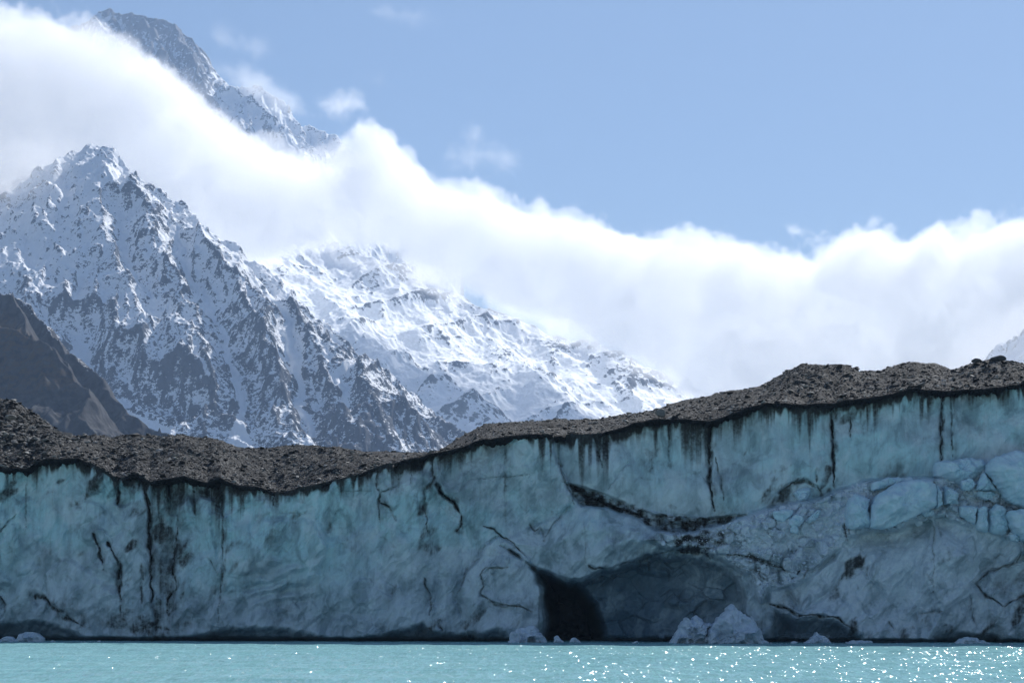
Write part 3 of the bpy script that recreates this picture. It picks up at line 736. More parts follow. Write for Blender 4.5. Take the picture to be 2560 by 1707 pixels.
def build_stones():
    rng = np.random.RandomState(11)
    shapes = [stone_shape(100 + i, 1) for i in range(10)]
    N = 42000
    sxs = rng.uniform(-150, 2720, N)
    gap = edge_y(sxs) - sil_y(sxs)
    keep = rng.rand(N) < np.clip(gap / 110, .15, 1)
    sxs = sxs[keep]; N = len(sxs)
    ts = np.where(rng.rand(N) < .06, rng.uniform(-.004, .004, N), rng.uniform(0.0, 1.03, N))
    X, Y, Z = mor_pos(sxs, ts)
    big_left = np.interp(sxs, [0, 200, 400, 2000, 2560], [1.5, 1.15, .85, .95, 1.1])
    size = 0.095 * (rng.pareto(2.8, N) + 1) * big_left
    size = np.clip(size, .06, .42)
    Vs, Fs, tn = [], [], []
    off = 0
    for i in range(N):
        V, F = shapes[i % 10]
        v = (V * size[i]) @ rotm(rng).T + np.array([X[i], Y[i], Z[i] + size[i] * .15])
        Vs.append(v); Fs.append(F + off); off += len(v)
        tn.append(np.full(len(v), rng.uniform(.55, 1) if rng.rand() < .3 else rng.uniform(0, .25)))
    me = mesh_tris('gravel_stones', np.vstack(Vs), np.vstack(Fs), M_stone, attrs={'tone': np.concatenate(tn)})
    link('loose_stones', me, kind='stuff', label='countless small grey stones strewn over the gravel on the glacier', cat='stones')
    # crumbled ice on the ledge
    Vs, Fs, tn = [], [], []; off = 0
    k = 0
    while k < 1500:
        a, b = rng.uniform(1630, 2560), rng.uniform(1180, 1480)
        if inside(np.array(a), np.array(b), RUBBLE) < 4: continue
        V, F = shapes[k % 10]
        sz = .06 * (rng.pareto(2.2) + 1); sz = min(sz, .42)
        v = (V * sz) @ rotm(rng, 1.0).T + np.array(S2W(a, b, cliff_depth(a, b) - sz * .2))
        Vs.append(v); Fs.append(F + off); off += len(v); k += 1
    me = mesh_tris('ice_rubble', np.vstack(Vs), np.vstack(Fs), M_berg)
    link('ice_rubble', me, kind='stuff', label='crumbled white ice lying along the ledge below the upper wall', cat='ice rubble')
    # brash ice floating along the foot of the cliff
    Vs, Fs = [], []; off = 0
    for k in range(90):
        a = rng.choice([rng.uniform(0, 300), rng.uniform(1250, 2100), rng.uniform(1350, 1950), rng.uniform(2100, 2560)])
        V, F = shapes[k % 10]
        sz = min(.07 * (rng.pareto(2.0) + 1), .4)
        yb = float(D_of(a)) - rng.uniform(3.5, 9)
        v = (V * sz) @ rotm(rng, .4).T + np.array([(a - 1280) * K * yb, yb, sz * .12])
        Vs.append(v); Fs.append(F + off); off += len(v)
    me = mesh_tris('brash_ice', np.vstack(Vs), np.vstack(Fs), M_berg)
    link('brash_ice', me, kind='stuff', label='small bits of brash ice floating along the foot of the cliff', cat='brash ice')
    # individuals
    meshes = []
    for i in range(7):
        V, F = stone_shape(300 + i, 2, .5)
        meshes.append(mesh_tris('stone', V, F, M_stone, attrs={'tone': np.full(len(V), .12 + i * .1)}))
    spots = []
    for k in range(230):
        if k < 70: s = rng.uniform(0, 260); t = rng.uniform(.02, .9)
        else:
            s = rng.uniform(5, 2555); t = rng.uniform(.02, 1)
            if edge_y(s) - sil_y(s) < 22: s = rng.uniform(1900, 2550)
        spots.append((s, t, rng.uniform(.24, .5) * (1.0 if k < 70 else .8)))
    for k, (s, t, sz) in enumerate(spots):
        x, y, z = [float(a) for a in mor_pos(np.array(s), np.array(t))]
        left = s < 300
        o = link('stone', meshes[k % 7], label='angular grey stone among the larger ones on the left gravel mound' if left else 'small angular grey stone lying on the gravel along the glacier top',
                 cat='stone', group='stones on the left gravel mound' if left else 'stones scattered along the glacier top', loc=(x, y, z + sz * .2))
        o.scale = (sz, sz * rng.uniform(.7, 1), sz * rng.uniform(.6, 1))
        o.rotation_euler = (rng.uniform(-.4, .4), rng.uniform(-.4, .4), rng.uniform(0, 6.28))
    # named boulders (sx, sy, half size in grid units, tone, label)
    def boulder(sx, sy, hw, hh, label, seed, t=None, y=None, tone=.4, name='boulder'):
        yy = y if y is not None else float(D_of(sx)) + MOR_RUN * t + 3.0 * float(np.interp(sx, [1380, 1420], [0, 1]))
        V, F = stone_shape(seed, 3, 1.0)
        V[:, 2] *= hh / hw
        me = mesh_tris('boulder', V * hw * K * yy, F, M_stone, attrs={'tone': np.full(len(V), tone)})
        link(name, me, label=label, cat='boulder', loc=S2W(sx, sy, yy))
    boulder(1652, 1032, 17, 15, 'pale square boulder perched on the very edge of the ice cliff', 501, t=.03, tone=.45)
    boulder(2258, 1315, 10, 10, 'single dark round stone resting on the snowy ledge of fallen ice', 502, y=cliff_depth(2258, 1322) - .2, tone=.05)
    boulder(166, 1088, 19, 12, 'large rounded boulder at the right foot of the left gravel mound', 503, t=.62, tone=.2)
    boulder(27, 1042, 14, 8, 'pale flat boulder high on the left gravel mound', 504, t=.7, tone=.6)
    boulder(22, 1118, 15, 8, 'pale wedge shaped boulder halfway down the left gravel mound', 505, t=.4, tone=.75)
    boulder(38, 1152, 14, 9, 'dark grey boulder near the cliff edge below the left gravel mound', 506, t=.12, tone=.3)
    boulder(92, 1110, 10, 5, 'light coloured flat slab stone in the middle of the left gravel mound', 507, t=.42, tone=.8)
    boulder(338, 1086, 16, 8, 'dark boulder breaking the skyline of the middle gravel ridge', 508, t=.95, tone=.1)
    boulder(2440, 903, 13, 9, 'dark pointed boulder on the skyline at the far right, left of the bigger one', 509, t=.97, tone=.1)
    boulder(2492, 897, 24, 10, 'broad dark boulder on the skyline at the far right of the glacier', 510, t=.97, tone=.1)
    boulder(2462, 906, 9, 6, 'little dark boulder wedged between the two skyline boulders at the far right', 511, t=.95, tone=.1)
    boulder(376, 1157, 12, 5, 'pale flat stone near the cliff edge on the middle gravel slope', 512, t=.35, tone=.85)
build_stones()

# ------------------------------------------------------------------ fallen blocks and floating ice
def chunk(name, poly, thick, base_y, mat, label, cat, group=None, seed=0, dome=.5, rough=.12, water=False, crag=0.0, facet=.0):
    """a lump whose outline follows poly (grid units); thickness and depth in metres"""
    poly = np.array(poly, float)
    a = np.array(poly); n = len(a)
    P = []
    per = np.hypot(*(np.roll(a, -1, 0) - a).T)
    for i in range(n):
        b = a[(i + 1) % n]; k = max(2, int(per[i] / 2.5))
        for j in range(k): P.append(a[i] + (b - a[i]) * j / k)
    P = np.array(P)
    for _ in range(3): P = P * .5 + .25 * (np.roll(P, 1, 0) + np.roll(P, -1, 0))
    P = P + np.stack([fbm(P[:, 0] / 14, P[:, 1] / 14, seed + 71, 3), fbm(P[:, 0] / 14, P[:, 1] / 14, seed + 72, 3)], -1) * (5.0 if cat == 'ice block' else 7.0) * min(1, per.sum() / 160)
    c = P.mean(0)
    Rn = 16
    fr = np.r_[np.linspace(1, .9, 3), np.linspace(.84, 0.02, Rn)]
    rng = np.random.RandomState(seed)
    size = np.sqrt(abs(np.sum(P[:, 0] * np.roll(P[:, 1], -1) - P[:, 1] * np.roll(P[:, 0], -1)) / 2))
    rings = []
    for side in (1, -1):
        for f in (fr if side == 1 else fr[1:]):
            q = c + (P - c) * f
            dome_z = (1 - f ** 2.6) ** .55 * thick * (dome if side == 1 else .35)
            fade = 1 - f ** 6
            nz = fbm(q[:, 0] / (size * .35) + seed, q[:, 1] / (size * .35), seed, 4) * rough * thick * 2 * fade
            cr = (ridged(q[:, 0] / (size * .3) + seed, q[:, 1] / (size * .3), seed + 3, 4) - .7) * crag * thick * fade
            w1, w2, wi = worley(q[:, 0] / (size * .42) + seed * 1.3, q[:, 1] / (size * .42), seed)
            fc = (wi - .5) * facet * thick * sstep(0, .3, w2 - w1) * fade
            d = base_y - side * (dome_z + thick * .25) - (nz + cr + fc if side == 1 else 0)
            rings.append((q, d))
    # order: back centre -> back rim -> front rim -> front centre
    nfr = len(fr)
    order = list(range(nfr + len(fr[1:]) - 1, nfr - 1, -1)) + list(range(nfr))
    V = []
    for k in order:
        q, d = rings[k]
        x, y, z = S2W(q[:, 0], q[:, 1], np.full(len(q), base_y))
        V.append(np.stack([x, d if np.ndim(d) else np.full(len(q), d), z], -1))
    m = len(P); V = np.array(V)
    # small 3-D roughness
    V = V.reshape(-1, 3)
    V[:, 0] += .03 * thick * vn(V[:, 2] * 3, V[:, 1] * 3, seed + 9); V[:, 2] += .03 * thick * vn(V[:, 0] * 3, V[:, 1] * 3, seed + 19)
    F = []
    L = len(order)
    idx = np.arange(L * m).reshape(L, m)
    nx = np.roll(idx, -1, 1)
    F = np.stack([idx[:-1], idx[1:], nx[1:], nx[:-1]], -1).reshape(-1, 4)
    x0, y0, z0 = S2W(c[0], P[:, 1].max(), base_y)
    V = V - np.array([x0, base_y, z0])
    # orient
    ori = np.sum(P[:, 0] * np.roll(P[:, 1], -1) - P[:, 1] * np.roll(P[:, 0], -1))
    if ori < 0: F = F[:, ::-1]
    me = mesh_tris(name, V, F, mat, smooth=True)
    return link(name, me, label=label, cat=cat, group=group, loc=(x0, base_y, z0))

GB = 'ice blocks fallen on the ledge at the right'
def ry(px, py, d=1.0): return cliff_depth(px, py) - d
BL = [
 ([(2332,1156),(2380,1150),(2419,1145),(2457,1150),(2467,1164),(2457,1183),(2425,1202),(2396,1216),(2365,1200),(2332,1193)], 2.6, 2.0, 'flat topped pale slab block leaning against the upper wall, highest but one', 0),
 ([(2467,1162),(2477,1143),(2527,1128),(2600,1135),(2640,1160),(2630,1285),(2560,1272),(2523,1259),(2492,1220),(2467,1177)], 4.0, 2.6, 'biggest and highest fallen block, a smooth blue boulder of ice at the right edge', 0),
 ([(2175,1266),(2195,1232),(2221,1216),(2279,1197),(2318,1199),(2334,1212),(2335,1268),(2303,1282),(2241,1313),(2194,1325),(2173,1323)], 3.6, 2.2, 'large rounded blue block in the middle of the fallen ice, above the dark stone', 0),
 ([(2117,1257),(2136,1232),(2172,1247),(2170,1270),(2173,1317),(2125,1325),(2113,1313)], 2.4, 1.6, 'upright block just left of the large rounded blue one', 0),
 ([(2399,1201),(2430,1195),(2438,1212),(2430,1224),(2403,1226)], 1.2, 2.4, 'small cube of ice under the flat topped slab', 1),
 ([(2459,1179),(2472,1200),(2490,1226),(2438,1224),(2442,1205)], 1.3, 2.4, 'triangular block wedged left of the biggest blue boulder', 1),
 ([(2473,1274),(2492,1259),(2512,1268),(2517,1300),(2515,1332),(2492,1338),(2470,1328)], 1.6, 2.2, 'rounded upright pillar of ice, rightmost of three standing side by side', 2),
 ([(2446,1266),(2467,1264),(2469,1317),(2465,1332),(2438,1321)], 1.3, 2.0, 'narrow upright pillar of ice, middle of three standing side by side', 2),
 ([(2397,1263),(2440,1266),(2438,1311),(2415,1301),(2400,1290)], 1.4, 1.8, 'broad low pillar of ice, leftmost of three standing side by side', 2),
 ([(1931,1278),(1962,1270),(1983,1274),(1981,1286),(1958,1305),(1933,1297)], 1.1, 1.0, 'small wedge block at the left end of the fallen ice, under the upper wall', 3),
 ([(1970,1303),(1985,1284),(2004,1286),(2010,1301),(1997,1317),(1975,1317)], 1.0, 1.4, 'small round block right of the wedge at the left end of the fallen ice', 3),
 ([(1975,1319),(1986,1309),(1997,1320),(1995,1334),(1975,1331)], .6, 1.9, 'tiny pale lump of ice below the small round block', 3),
 ([(2179,1210),(2205,1198),(2233,1192),(2275,1193),(2283,1200),(2221,1218),(2177,1230)], 1.8, 1.0, 'long low block peeking out behind the large rounded blue one', 0),
 ([(2337,1210),(2353,1233),(2355,1259),(2337,1272)], 1.4, 1.7, 'thin slice of ice split off the right side of the large rounded block', 0),
 ([(2359,1214),(2395,1228),(2393,1259),(2359,1262)], 1.6, 1.5, 'square grey blue block between the thin slice and the small cube', 1),
 ([(2517,1276),(2560,1270),(2640,1285),(2640,1400),(2546,1350),(2519,1313)], 3.0, 2.0, 'large blue block at the right edge beneath the biggest one', 0),
 ([(2523,1336),(2546,1336),(2545,1356),(2527,1352)], .9, 2.6, 'small pale block at the foot of the right hand pillar', 2),
 ([(2016,1298),(2045,1270),(2052,1277),(2035,1303),(2020,1308)], .9, 1.1, 'slanting sliver of ice left of the upright block', 3),
 ([(2178,1300),(2192,1296),(2196,1318),(2180,1322)], .8, 3.2, 'small chip of ice at the lower left corner of the large rounded block', 3),
 ([(1982,1232),(1995,1224),(2026,1218),(2022,1238),(2014,1254),(1995,1256)], 1.4, .8, 'pale triangular block tucked under the small arch in the upper wall', 3),
 ([(2303,1278),(2322,1270),(2335,1276),(2335,1288),(2312,1292)], .7, 2.6, 'small pale lump at the lower right corner of the large rounded block', 3),
 ([(2440,1228),(2486,1228),(2492,1246),(2462,1250),(2442,1240)], 1.2, 2.0, 'low block below the triangular one', 1),
]
for i, (poly, th, d, lab, g) in enumerate(BL):
    c = np.mean(poly, 0)
    chunk('ice_block', poly, th, ry(c[0], c[1], d * .45), M_block, lab, 'ice block', GB, seed=i + 3, dome=.45, rough=.18, facet=.22)

GI = 'pieces of ice floating at the foot of the cliff'
FL = [
 ([(1766,1613),(1763,1580),(1786,1547),(1812,1524),(1820,1514),(1829,1514),(1838,1523),(1856,1534),(1885,1553),(1896,1576),(1922,1613)], 4.5, 6.0, 'tall pointed pyramid shaped iceberg in front of the dark cave', .5),
 ([(1668,1613),(1690,1580),(1702,1556),(1712,1543),(1722,1548),(1738,1533),(1750,1543),(1760,1556),(1775,1553),(1790,1580),(1795,1613)], 3.5, 5.2, 'ragged lumpy iceberg touching the left side of the pointed one', .9),
 ([(2003,1611),(2020,1594),(2034,1588),(2043,1577),(2049,1589),(2066,1598),(2080,1611)], 2.0, 5, 'small white iceberg with a sharp little tip', .3),
 ([(2107,1612),(2125,1600),(2150,1596),(2175,1597),(2184,1612)], 1.6, 5, 'low flat floe right of the small tipped iceberg', .2),
 ([(2382,1612),(2395,1598),(2412,1593),(2440,1597),(2460,1599),(2463,1612)], 1.8, 4.6, 'low rounded floe near the right end of the cliff foot', .3),
 ([(38,1606),(46,1585),(62,1578),(90,1577),(106,1586),(110,1606)], 2.0, 4, 'white lump of floating ice near the left edge', .4),
 ([(-12,1604),(5,1594),(25,1591),(44,1597),(46,1605)], 1.3, 4.4, 'thin low floe at the very left edge', .3),
 ([(1420,1611),(1426,1598),(1433,1592),(1448,1600),(1456,1611)], 1.1, 5, 'small white lump floating in the mouth of the cave', .3),
 ([(1268,1611),(1275,1585),(1300,1568),(1335,1563),(1352,1580),(1362,1598),(1372,1611)], 2.4, 4.2, 'grey white ice heap on the left side of the cave mouth', .9),
 ([(1384,1611),(1387,1590),(1395,1586),(1408,1600),(1414,1611)], 1.0, 5, 'dark little spike of ice between the heap and the white lump', .4),
 ([(1862,1612),(1868,1560),(1876,1538),(1884,1545),(1880,1570),(1874,1612)], .8, 3.2, 'thin upright splinter of ice behind the pointed iceberg', .2),
]
for i, (poly, th, d, lab, cr) in enumerate(FL):
    c = np.mean(poly, 0)
    yb = float(D_of(c[0])) - d
    chunk('iceberg', poly, th, yb, M_berg, lab, 'iceberg' if i < 3 else 'ice floe', GI, seed=40 + i, dome=.5, rough=.2, crag=cr * .45, facet=.12)

# ================================================================== MOUNTAINS
def face_Y(sy, Yc, zc, g):
    """distance of a point seen at height sy on a slope of grade g falling towards us from (Yc, zc)"""
    return (g * Yc - zc) / (g - (HOR - sy) * K)

def mountain(name, crest, ribs, couloirs, xr, yr, step, mat, label, seed=0, g_front=.95, g_back=1.1, sub=(75, 45), grade=.8, rock_base=.3, rock_low=.5, z_low=0, z_high=1000,
             noise=1.0, floor=0.0, rockfn=None, rand_ribs=True, rib_dir=(0.15, -1.0), kind='structure', smoothness=0, lateral=1.0, side_g=1.0, flute=9, fdir=.15, fold=0):
    rng = np.random.RandomState(seed)
    xs = np.arange(xr[0], xr[1], step[0]); ys = np.arange(yr[0], yr[1], step[1])
    X, Y = np.meshgrid(xs, ys)                    # rows along y
    Z = np.full(X.shape, -1e4, np.float32)
    def stamp(pts, gl, gr_reach):
        """raise Z to a ridge line pts[(x,y,z)] with side grade gl"""
        pts = np.asarray(pts, float)
        for i in range(len(pts) - 1):
            a, b = pts[i], pts[i + 1]
            reach = gr_reach
            x0, x1 = min(a[0], b[0]) - reach, max(a[0], b[0]) + reach
            y0, y1 = min(a[1], b[1]) - reach, max(a[1], b[1]) + reach
            i0, i1 = np.searchsorted(xs, [x0, x1]); j0, j1 = np.searchsorted(ys, [y0, y1])
            if i1 <= i0 or j1 <= j0: continue
            xx = WX[j0:j1, i0:i1]; yy = WY[j0:j1, i0:i1]
            dx, dy = b[0] - a[0], b[1] - a[1]; l2 = dx * dx + dy * dy + 1e-6
            t = np.clip(((xx - a[0]) * dx + (yy - a[1]) * dy) / l2, 0, 1)
            d = np.hypot(xx - a[0] - t * dx, yy - a[1] - t * dy)
            z = a[2] + t * (b[2] - a[2]) - gl * d
            Z[j0:j1, i0:i1] = np.maximum(Z[j0:j1, i0:i1], z)
    wsc = 90.0
    WX = X + 34 * fbm(X / wsc, Y / wsc, seed + 1, 4); WY = Y + 34 * fbm(X / wsc, Y / wsc, seed + 2, 4)
    wv = np.clip(np.abs(0), 0, 1)
    cr = [S2W(sx, sy, yy) for sx, sy, yy in crest]
    # densify crest
    def dens(pts, dl, jig=0.0):
        out = []
        pts = [np.array(p, float) for p in pts]
        for a, b in zip(pts[:-1], pts[1:]):
            k = max(1, int(np.hypot(b[0] - a[0], b[1] - a[1]) / dl))
            for j in range(k):
                p = a + (b - a) * j / k
                if j: p = p + rng.normal(size=3) * np.array([jig, jig, jig * .6])
                out.append(p)
        out.append(pts[-1]); return out
    cr = dens(cr, 40, 5 * noise)
    stamp(cr, g_front, 2600)
    def sub_ribs(line, spacing, length, lvl, sidegrade):
        line = dens(line, spacing * .5)
        d = 0; side = 1
        for a, b in zip(line[:-1], line[1:]):
            d += np.hypot(b[0] - a[0], b[1] - a[1])
            if d < spacing * rng.uniform(.7, 1.3): continue
            d = 0; side = -side
            if lvl == 0:
                ang = rng.normal(0, .28)
                dirv = np.array([rib_dir[0] + ang, rib_dir[1]])
            else:
                t = np.array([b[0] - a[0], b[1] - a[1]]); t /= np.linalg.norm(t) + 1e-6
                nrm = np.array([-t[1], t[0]]) * side
                dirv = t * rng.uniform(.5, 1.0) + nrm * rng.uniform(.5, 1.0)
            dirv /= np.linalg.norm(dirv)
            L = length * rng.uniform(.6, 1.5)
            gr = grade * rng.uniform(.86, 1.0) if lvl == 0 else grade * rng.uniform(.95, 1.12)
            p = np.array(b, float); p[2] -= 2
            rb = [p.copy()]
            n = max(3, int(L / 35))
            hd = dirv.copy()
            for q in range(n):
                hd = hd + rng.normal(size=2) * .22; hd = hd * .75 + dirv * .25; hd /= np.linalg.norm(hd)
                s = L / n
                p = p + np.array([hd[0] * s, hd[1] * s, -gr * s * rng.uniform(.6, 1.4)])
                rb.append(p.copy())
            stamp(rb, sidegrade, 420 if lvl == 0 else 200)
            if lvl < 2: sub_ribs(rb, sub[1] * (1, .7)[lvl], sub[1] * (3.0, 1.6)[lvl], lvl + 1, sidegrade * 1.08)
    pk = max(cr, key=lambda p: p[2])
    allr = []
    for rb in ribs:
        off = rb[0]
        pts = []
        for sx, sy in rb[1:]:
            yy = face_Y(sy, crest_Y0 - off, crest_Z0, grade) if False else face_Y(sy, rb_ref[name][0] - off, rb_ref[name][1], grade)
            pts.append(S2W(sx, sy, yy))
        pts = dens(pts, 45, 6)
        stamp(pts, side_g, 900); allr.append(pts)
    if rand_ribs:
        sub_ribs(cr, sub[0], 900, 0, side_g)
        for r_ in allr: sub_ribs(r_, sub[1], sub[1] * 3, 1, side_g * 1.08)
    # couloirs
    gul = np.zeros(X.shape, np.float32)
    for c_ in couloirs:
        off, wid = c_[0], c_[1]
        pts = []
        for sx, sy in c_[2:]:
            yy = face_Y(sy, rb_ref[name][0] - off, rb_ref[name][1], grade)
            pts.append(S2W(sx, sy, yy))
        pts = np.array(pts)
        for a, b in zip(pts[:-1], pts[1:]):
            reach = 200
            i0, i1 = np.searchsorted(xs, [min(a[0], b[0]) - reach, max(a[0], b[0]) + reach]); j0, j1 = np.searchsorted(ys, [min(a[1], b[1]) - reach, max(a[1], b[1]) + reach])
            if i1 <= i0 or j1 <= j0: continue
            xx = WX[j0:j1, i0:i1]; yy = WY[j0:j1, i0:i1]
            dx, dy = b[0] - a[0], b[1] - a[1]; l2 = dx * dx + dy * dy + 1e-6
            t = np.clip(((xx - a[0]) * dx + (yy - a[1]) * dy) / l2, 0, 1)
            d = np.hypot(xx - a[0] - t * dx, yy - a[1] - t * dy)
            z = a[2] + t * (b[2] - a[2]) + 0.95 * np.clip(d - wid, 0, None) + 60 * (d / 100) ** 3
            Z[j0:j1, i0:i1] = np.minimum(Z[j0:j1, i0:i1], z)
            gul[j0:j1, i0:i1] = np.maximum(gul[j0:j1, i0:i1], sstep(wid * 1.5 + 4, wid * .6 + 1, d))
    Z = Z.astype(float)
    big = fbm(X / 210, Y / 210, seed + 5, 3)
    if fold: Z += fold * (ridged((WX + fdir * WY) / 250, (WY - fdir * WX) / 800, seed + 77, 3) - .9)
    Z += noise * (14 * (ridged(X / 85, Y / 110, seed + 6, 5) - 1.0) + flute * (ridged((WX + fdir * WY) / 36, (WY - fdir * WX) / 170, seed + 7, 4) - .9) + 5 * fbm(X / 19, Y / 19, seed + 3, 3) + 1.6 * (ridged(X / 11, Y / 11, seed + 8, 3) - .9)) * (1 - .85 * gul)
    Z = np.maximum(Z, floor + 6 * fbm(X / 60, Y / 60, seed + 9, 3))
    gy, gx = np.gradient(Z, step[1], step[0])
    slope = np.hypot(gx, gy)
    # curvature: hollows hold snow
    def blur(A, k):
        for _ in range(k):
            A = .25 * (np.roll(A, 1, 0) + np.roll(A, -1, 0) + np.roll(A, 1, 1) + np.roll(A, -1, 1))
        return A
    cv = Z - blur(Z, 12)
    hgt = np.clip((Z - z_low) / (z_high - z_low), 0, 1)
    msk = Z > floor + 40
    sn = (slope - slope[msk].mean()) / (slope[msk].std() + 1e-6)
    rock = rock_base + .11 * np.clip(sn, -2, 3) + .07 * np.clip(cv, -4, 4) + rock_low * (1 - hgt) ** 1.4 + .25 * big
    rock = rock - 1.3 * gul
    veg = np.clip(1 - slope, 0, 1) * 0 + 1
    if rockfn is not None: rock, veg = rockfn(X, Y, Z, rock, slope, gul)
    me = mesh_grid(name, X, Y, Z, mat, {'rock': np.clip(rock, -1, 2), 'veg': veg})
    link(name, me, kind=kind, label=label)
    return Z
rb_ref = {}

# --- main pyramid
Yc = 6300.0
rb_ref['snowy_mountain'] = (Yc, CAM_H + (HOR - 357) * K * Yc)
crest_main = [(-300, 760, 6000), (-80, 640, 6150), (0, 600, 6200), (27, 540, 6230), (54, 498, 6250), (87, 454, 6270), (117, 408, 6280), (174, 378, 6290), (218, 360, 6300), (256, 359, 6300), (283, 376, 6290),
              (327, 404, 6270), (381, 448, 6250), (425, 489, 6220), (463, 509, 6200), (507, 546, 6170), (577, 602, 6120), (599, 626, 6110), (643, 650, 6080), (686, 693, 6040), (719, 735, 6010),
              (773, 770, 5970), (817, 797, 5940), (871, 841, 5900), (920, 884, 5860), (958, 922, 5830), (1012, 970, 5790), (1067, 1020, 5750), (1143, 1073, 5700), (1190, 1105, 5670), (1300, 1180, 5600)]
ribs_main = [
    [90, (256, 362), (290, 470), (262, 505), (330, 600), (382, 680), (440, 760), (500, 830), (540, 900), (560, 960)],
    [60, (130, 440), (120, 520), (150, 640), (190, 760), (240, 860), (300, 960)],
    [80, (470, 520), (540, 640), (600, 740), (660, 800), (700, 900), (740, 1000), (760, 1080)],
    [60, (690, 700), (720, 800), (780, 850), (840, 940), (880, 1060)],
    [70, (30, 560), (60, 680), (110, 800), (150, 900)],
    [40, (880, 860), (920, 960), (960, 1060)],
    [60, (320, 420), (400, 560), (450, 680), (500, 760)],
]
coul_main = [
    [-40, 4, (420, 560), (470, 690), (522, 790), (548, 840), (560, 890), (582, 950), (598, 1010), (600, 1060), (598, 1085)],
    [-40, 5, (640, 690), (690, 760), (730, 845), (735, 930), (760, 1000), (776, 1040), (784, 1080), (770, 1120)],
    [-20, 4, (300, 560), (330, 660), (380, 760), (400, 830)],
    [-20, 4, (850, 900), (862, 980), (850, 1040)],
    [-50, 16, (190, 860), (250, 960), (310, 1030), (380, 1060), (440, 1090)],
]
def rock_main(X, Y, Z, rock, slope, gul):
    SYv = HOR - (Z - CAM_H) / (K * Y); SXv = 1280 + X / (K * Y)
    rock = rock - .02 * (1 - np.clip((Z - 350) / 1100, 0, 1)) ** 1.4 * 0 + np.interp(SYv, [330, 480, 640, 760, 860, 960, 1060, 1130], [-.05, -.02, .01, .06, .14, .25, .40, .50]) + .06 * np.clip(slope - 1.2, -1, 1)
    patches = fbm(SXv / 55, SYv / 55, 900, 3)
    rock = rock + .22 * patches * (1 - .7 * gul)
    # snow fans at the gully mouths and the tongue at the left foot
    for cx, y0, y1, w in ((598, 1040, 1120, 34), (770, 1090, 1140, 30)):
        f = sstep(1.0, .7, np.abs(SXv - cx) / (5 + w * np.clip((SYv - y0) / (y1 - y0), 0, 1))) * sstep(y0 - 6, y0 + 4, SYv)
        rock = rock - 1.6 * f
    tongue = sstep(12, 4, np.abs(SYv - (1015 + .43 * (SXv - 290)) - 8)) * sstep(280, 310, SXv) * sstep(470, 440, SXv)
    rock = rock - 1.6 * tongue
    return rock, np.ones_like(rock)
mountain('snowy_mountain', crest_main, ribs_main, coul_main, (-2050, 60), (4650, 6560), (2.5, 2.6), M_main, 'steep pyramid shaped snowy rock mountain on the left', seed=21, grade=.80, rock_base=.19, rock_low=.0, z_low=350, z_high=1450, rockfn=rock_main, floor=200)

# --- glaciated ridge behind it
rb_ref['glaciated_mountain'] = (8500.0, CAM_H + (HOR - 600) * K * 8500.0)
crest_sec = [(380, 420, 8600), (520, 470, 8600), (620, 560, 8600), (708, 600, 8550), (800, 610, 8500), (926, 628, 8480), (986, 655, 8460), (1035, 688, 8440), (1062, 700, 8430), (1111, 722, 8410), (1144, 742, 8400), (1193, 757, 8380), (1210, 770, 8375),
             (1280, 788, 8350), (1331, 802, 8330), (1363, 829, 8310), (1447, 852, 8280), (1524, 872, 8250), (1582, 899, 8220), (1614, 924, 8200), (1665, 942, 8180), (1730, 972, 8150), (1781, 985, 8130), (1900, 1030, 8100)]
ribs_sec = [
    [60, (740, 640), (820, 740), (930, 830), (1040, 900), (1150, 960), (1250, 1040)],
]
def rock_sec(X, Y, Z, rock, slope, gul):
    SYv = HOR - (Z - CAM_H) / (K * Y); SXv = 1280 + X / (K * Y)
    r = rock + .30 * fbm(SXv / 60, SYv / 60, 901, 3) + .16 * sstep(900, 1500, SXv) + .14 * sstep(60, 0, SYv - np.interp(SXv, [c[0] for c in crest_sec], [c[1] for c in crest_sec]))
    fan = sstep(0, 25, SYv - (960 + .42 * (SXv - 1040)))
    r = r + .22 * fan
    return r, np.ones_like(r)
mountain('glaciated_mountain', crest_sec, ribs_sec, [], (-2000, 1250), (6600, 8800), (3.4, 3.6), M_second, 'long snow covered ridge falling to the right under the cloud', seed=33, grade=.62, rock_base=.05, rock_low=0.0, z_low=400, z_high=1700,
         rockfn=rock_sec, sub=(170, 80), rib_dir=(.7, -1.0), noise=.30, side_g=.72, flute=11, fold=36, fdir=-.7, g_front=.66, floor=300)

# --- high summit above the cloud
rb_ref['high_summit'] = (10500.0, CAM_H + (HOR - 16) * K * 10500.0)
crest_sum = [(-250, 260, 10300), (60, 160, 10400), (160, 80, 10450), (202, 56, 10480), (234, 39, 10500), (240, 26, 10500), (267, 15, 10500), (305, 26, 10500), (354, 39, 10480), (398, 42, 10460), (430, 55, 10440), (463, 77, 10420), (490, 110, 10400),
             (512, 154, 10380), (545, 192, 10350), (588, 211, 10330), (632, 208, 10310), (654, 223, 10290), (703, 246, 10270), (724, 284, 10250), (763, 306, 10230), (795, 322, 10210), (817, 328, 10200), (840, 340, 10190), (950, 420, 10150), (1100, 520, 10100)]
ribs_sum = [[80, (234, 40), (262, 90), (300, 160), (340, 240)], [90, (354, 40), (400, 110), (450, 200), (520, 300)], [60, (560, 205), (640, 250), (700, 300), (740, 360)], [60, (430, 57), (490, 170), (520, 230), (560, 300)]]
def rock_sum(X, Y, Z, rock, slope, gul):
    SYv = HOR - (Z - CAM_H) / (K * Y); SXv = 1280 + X / (K * Y)
    r = rock + .25 * sstep(560, 500, SXv) - .28 * sstep(520, 600, SXv) - .5 * sstep(35, 10, np.abs(SXv - (238 + .55 * (SYv - 40))))
    return r, np.ones_like(r)
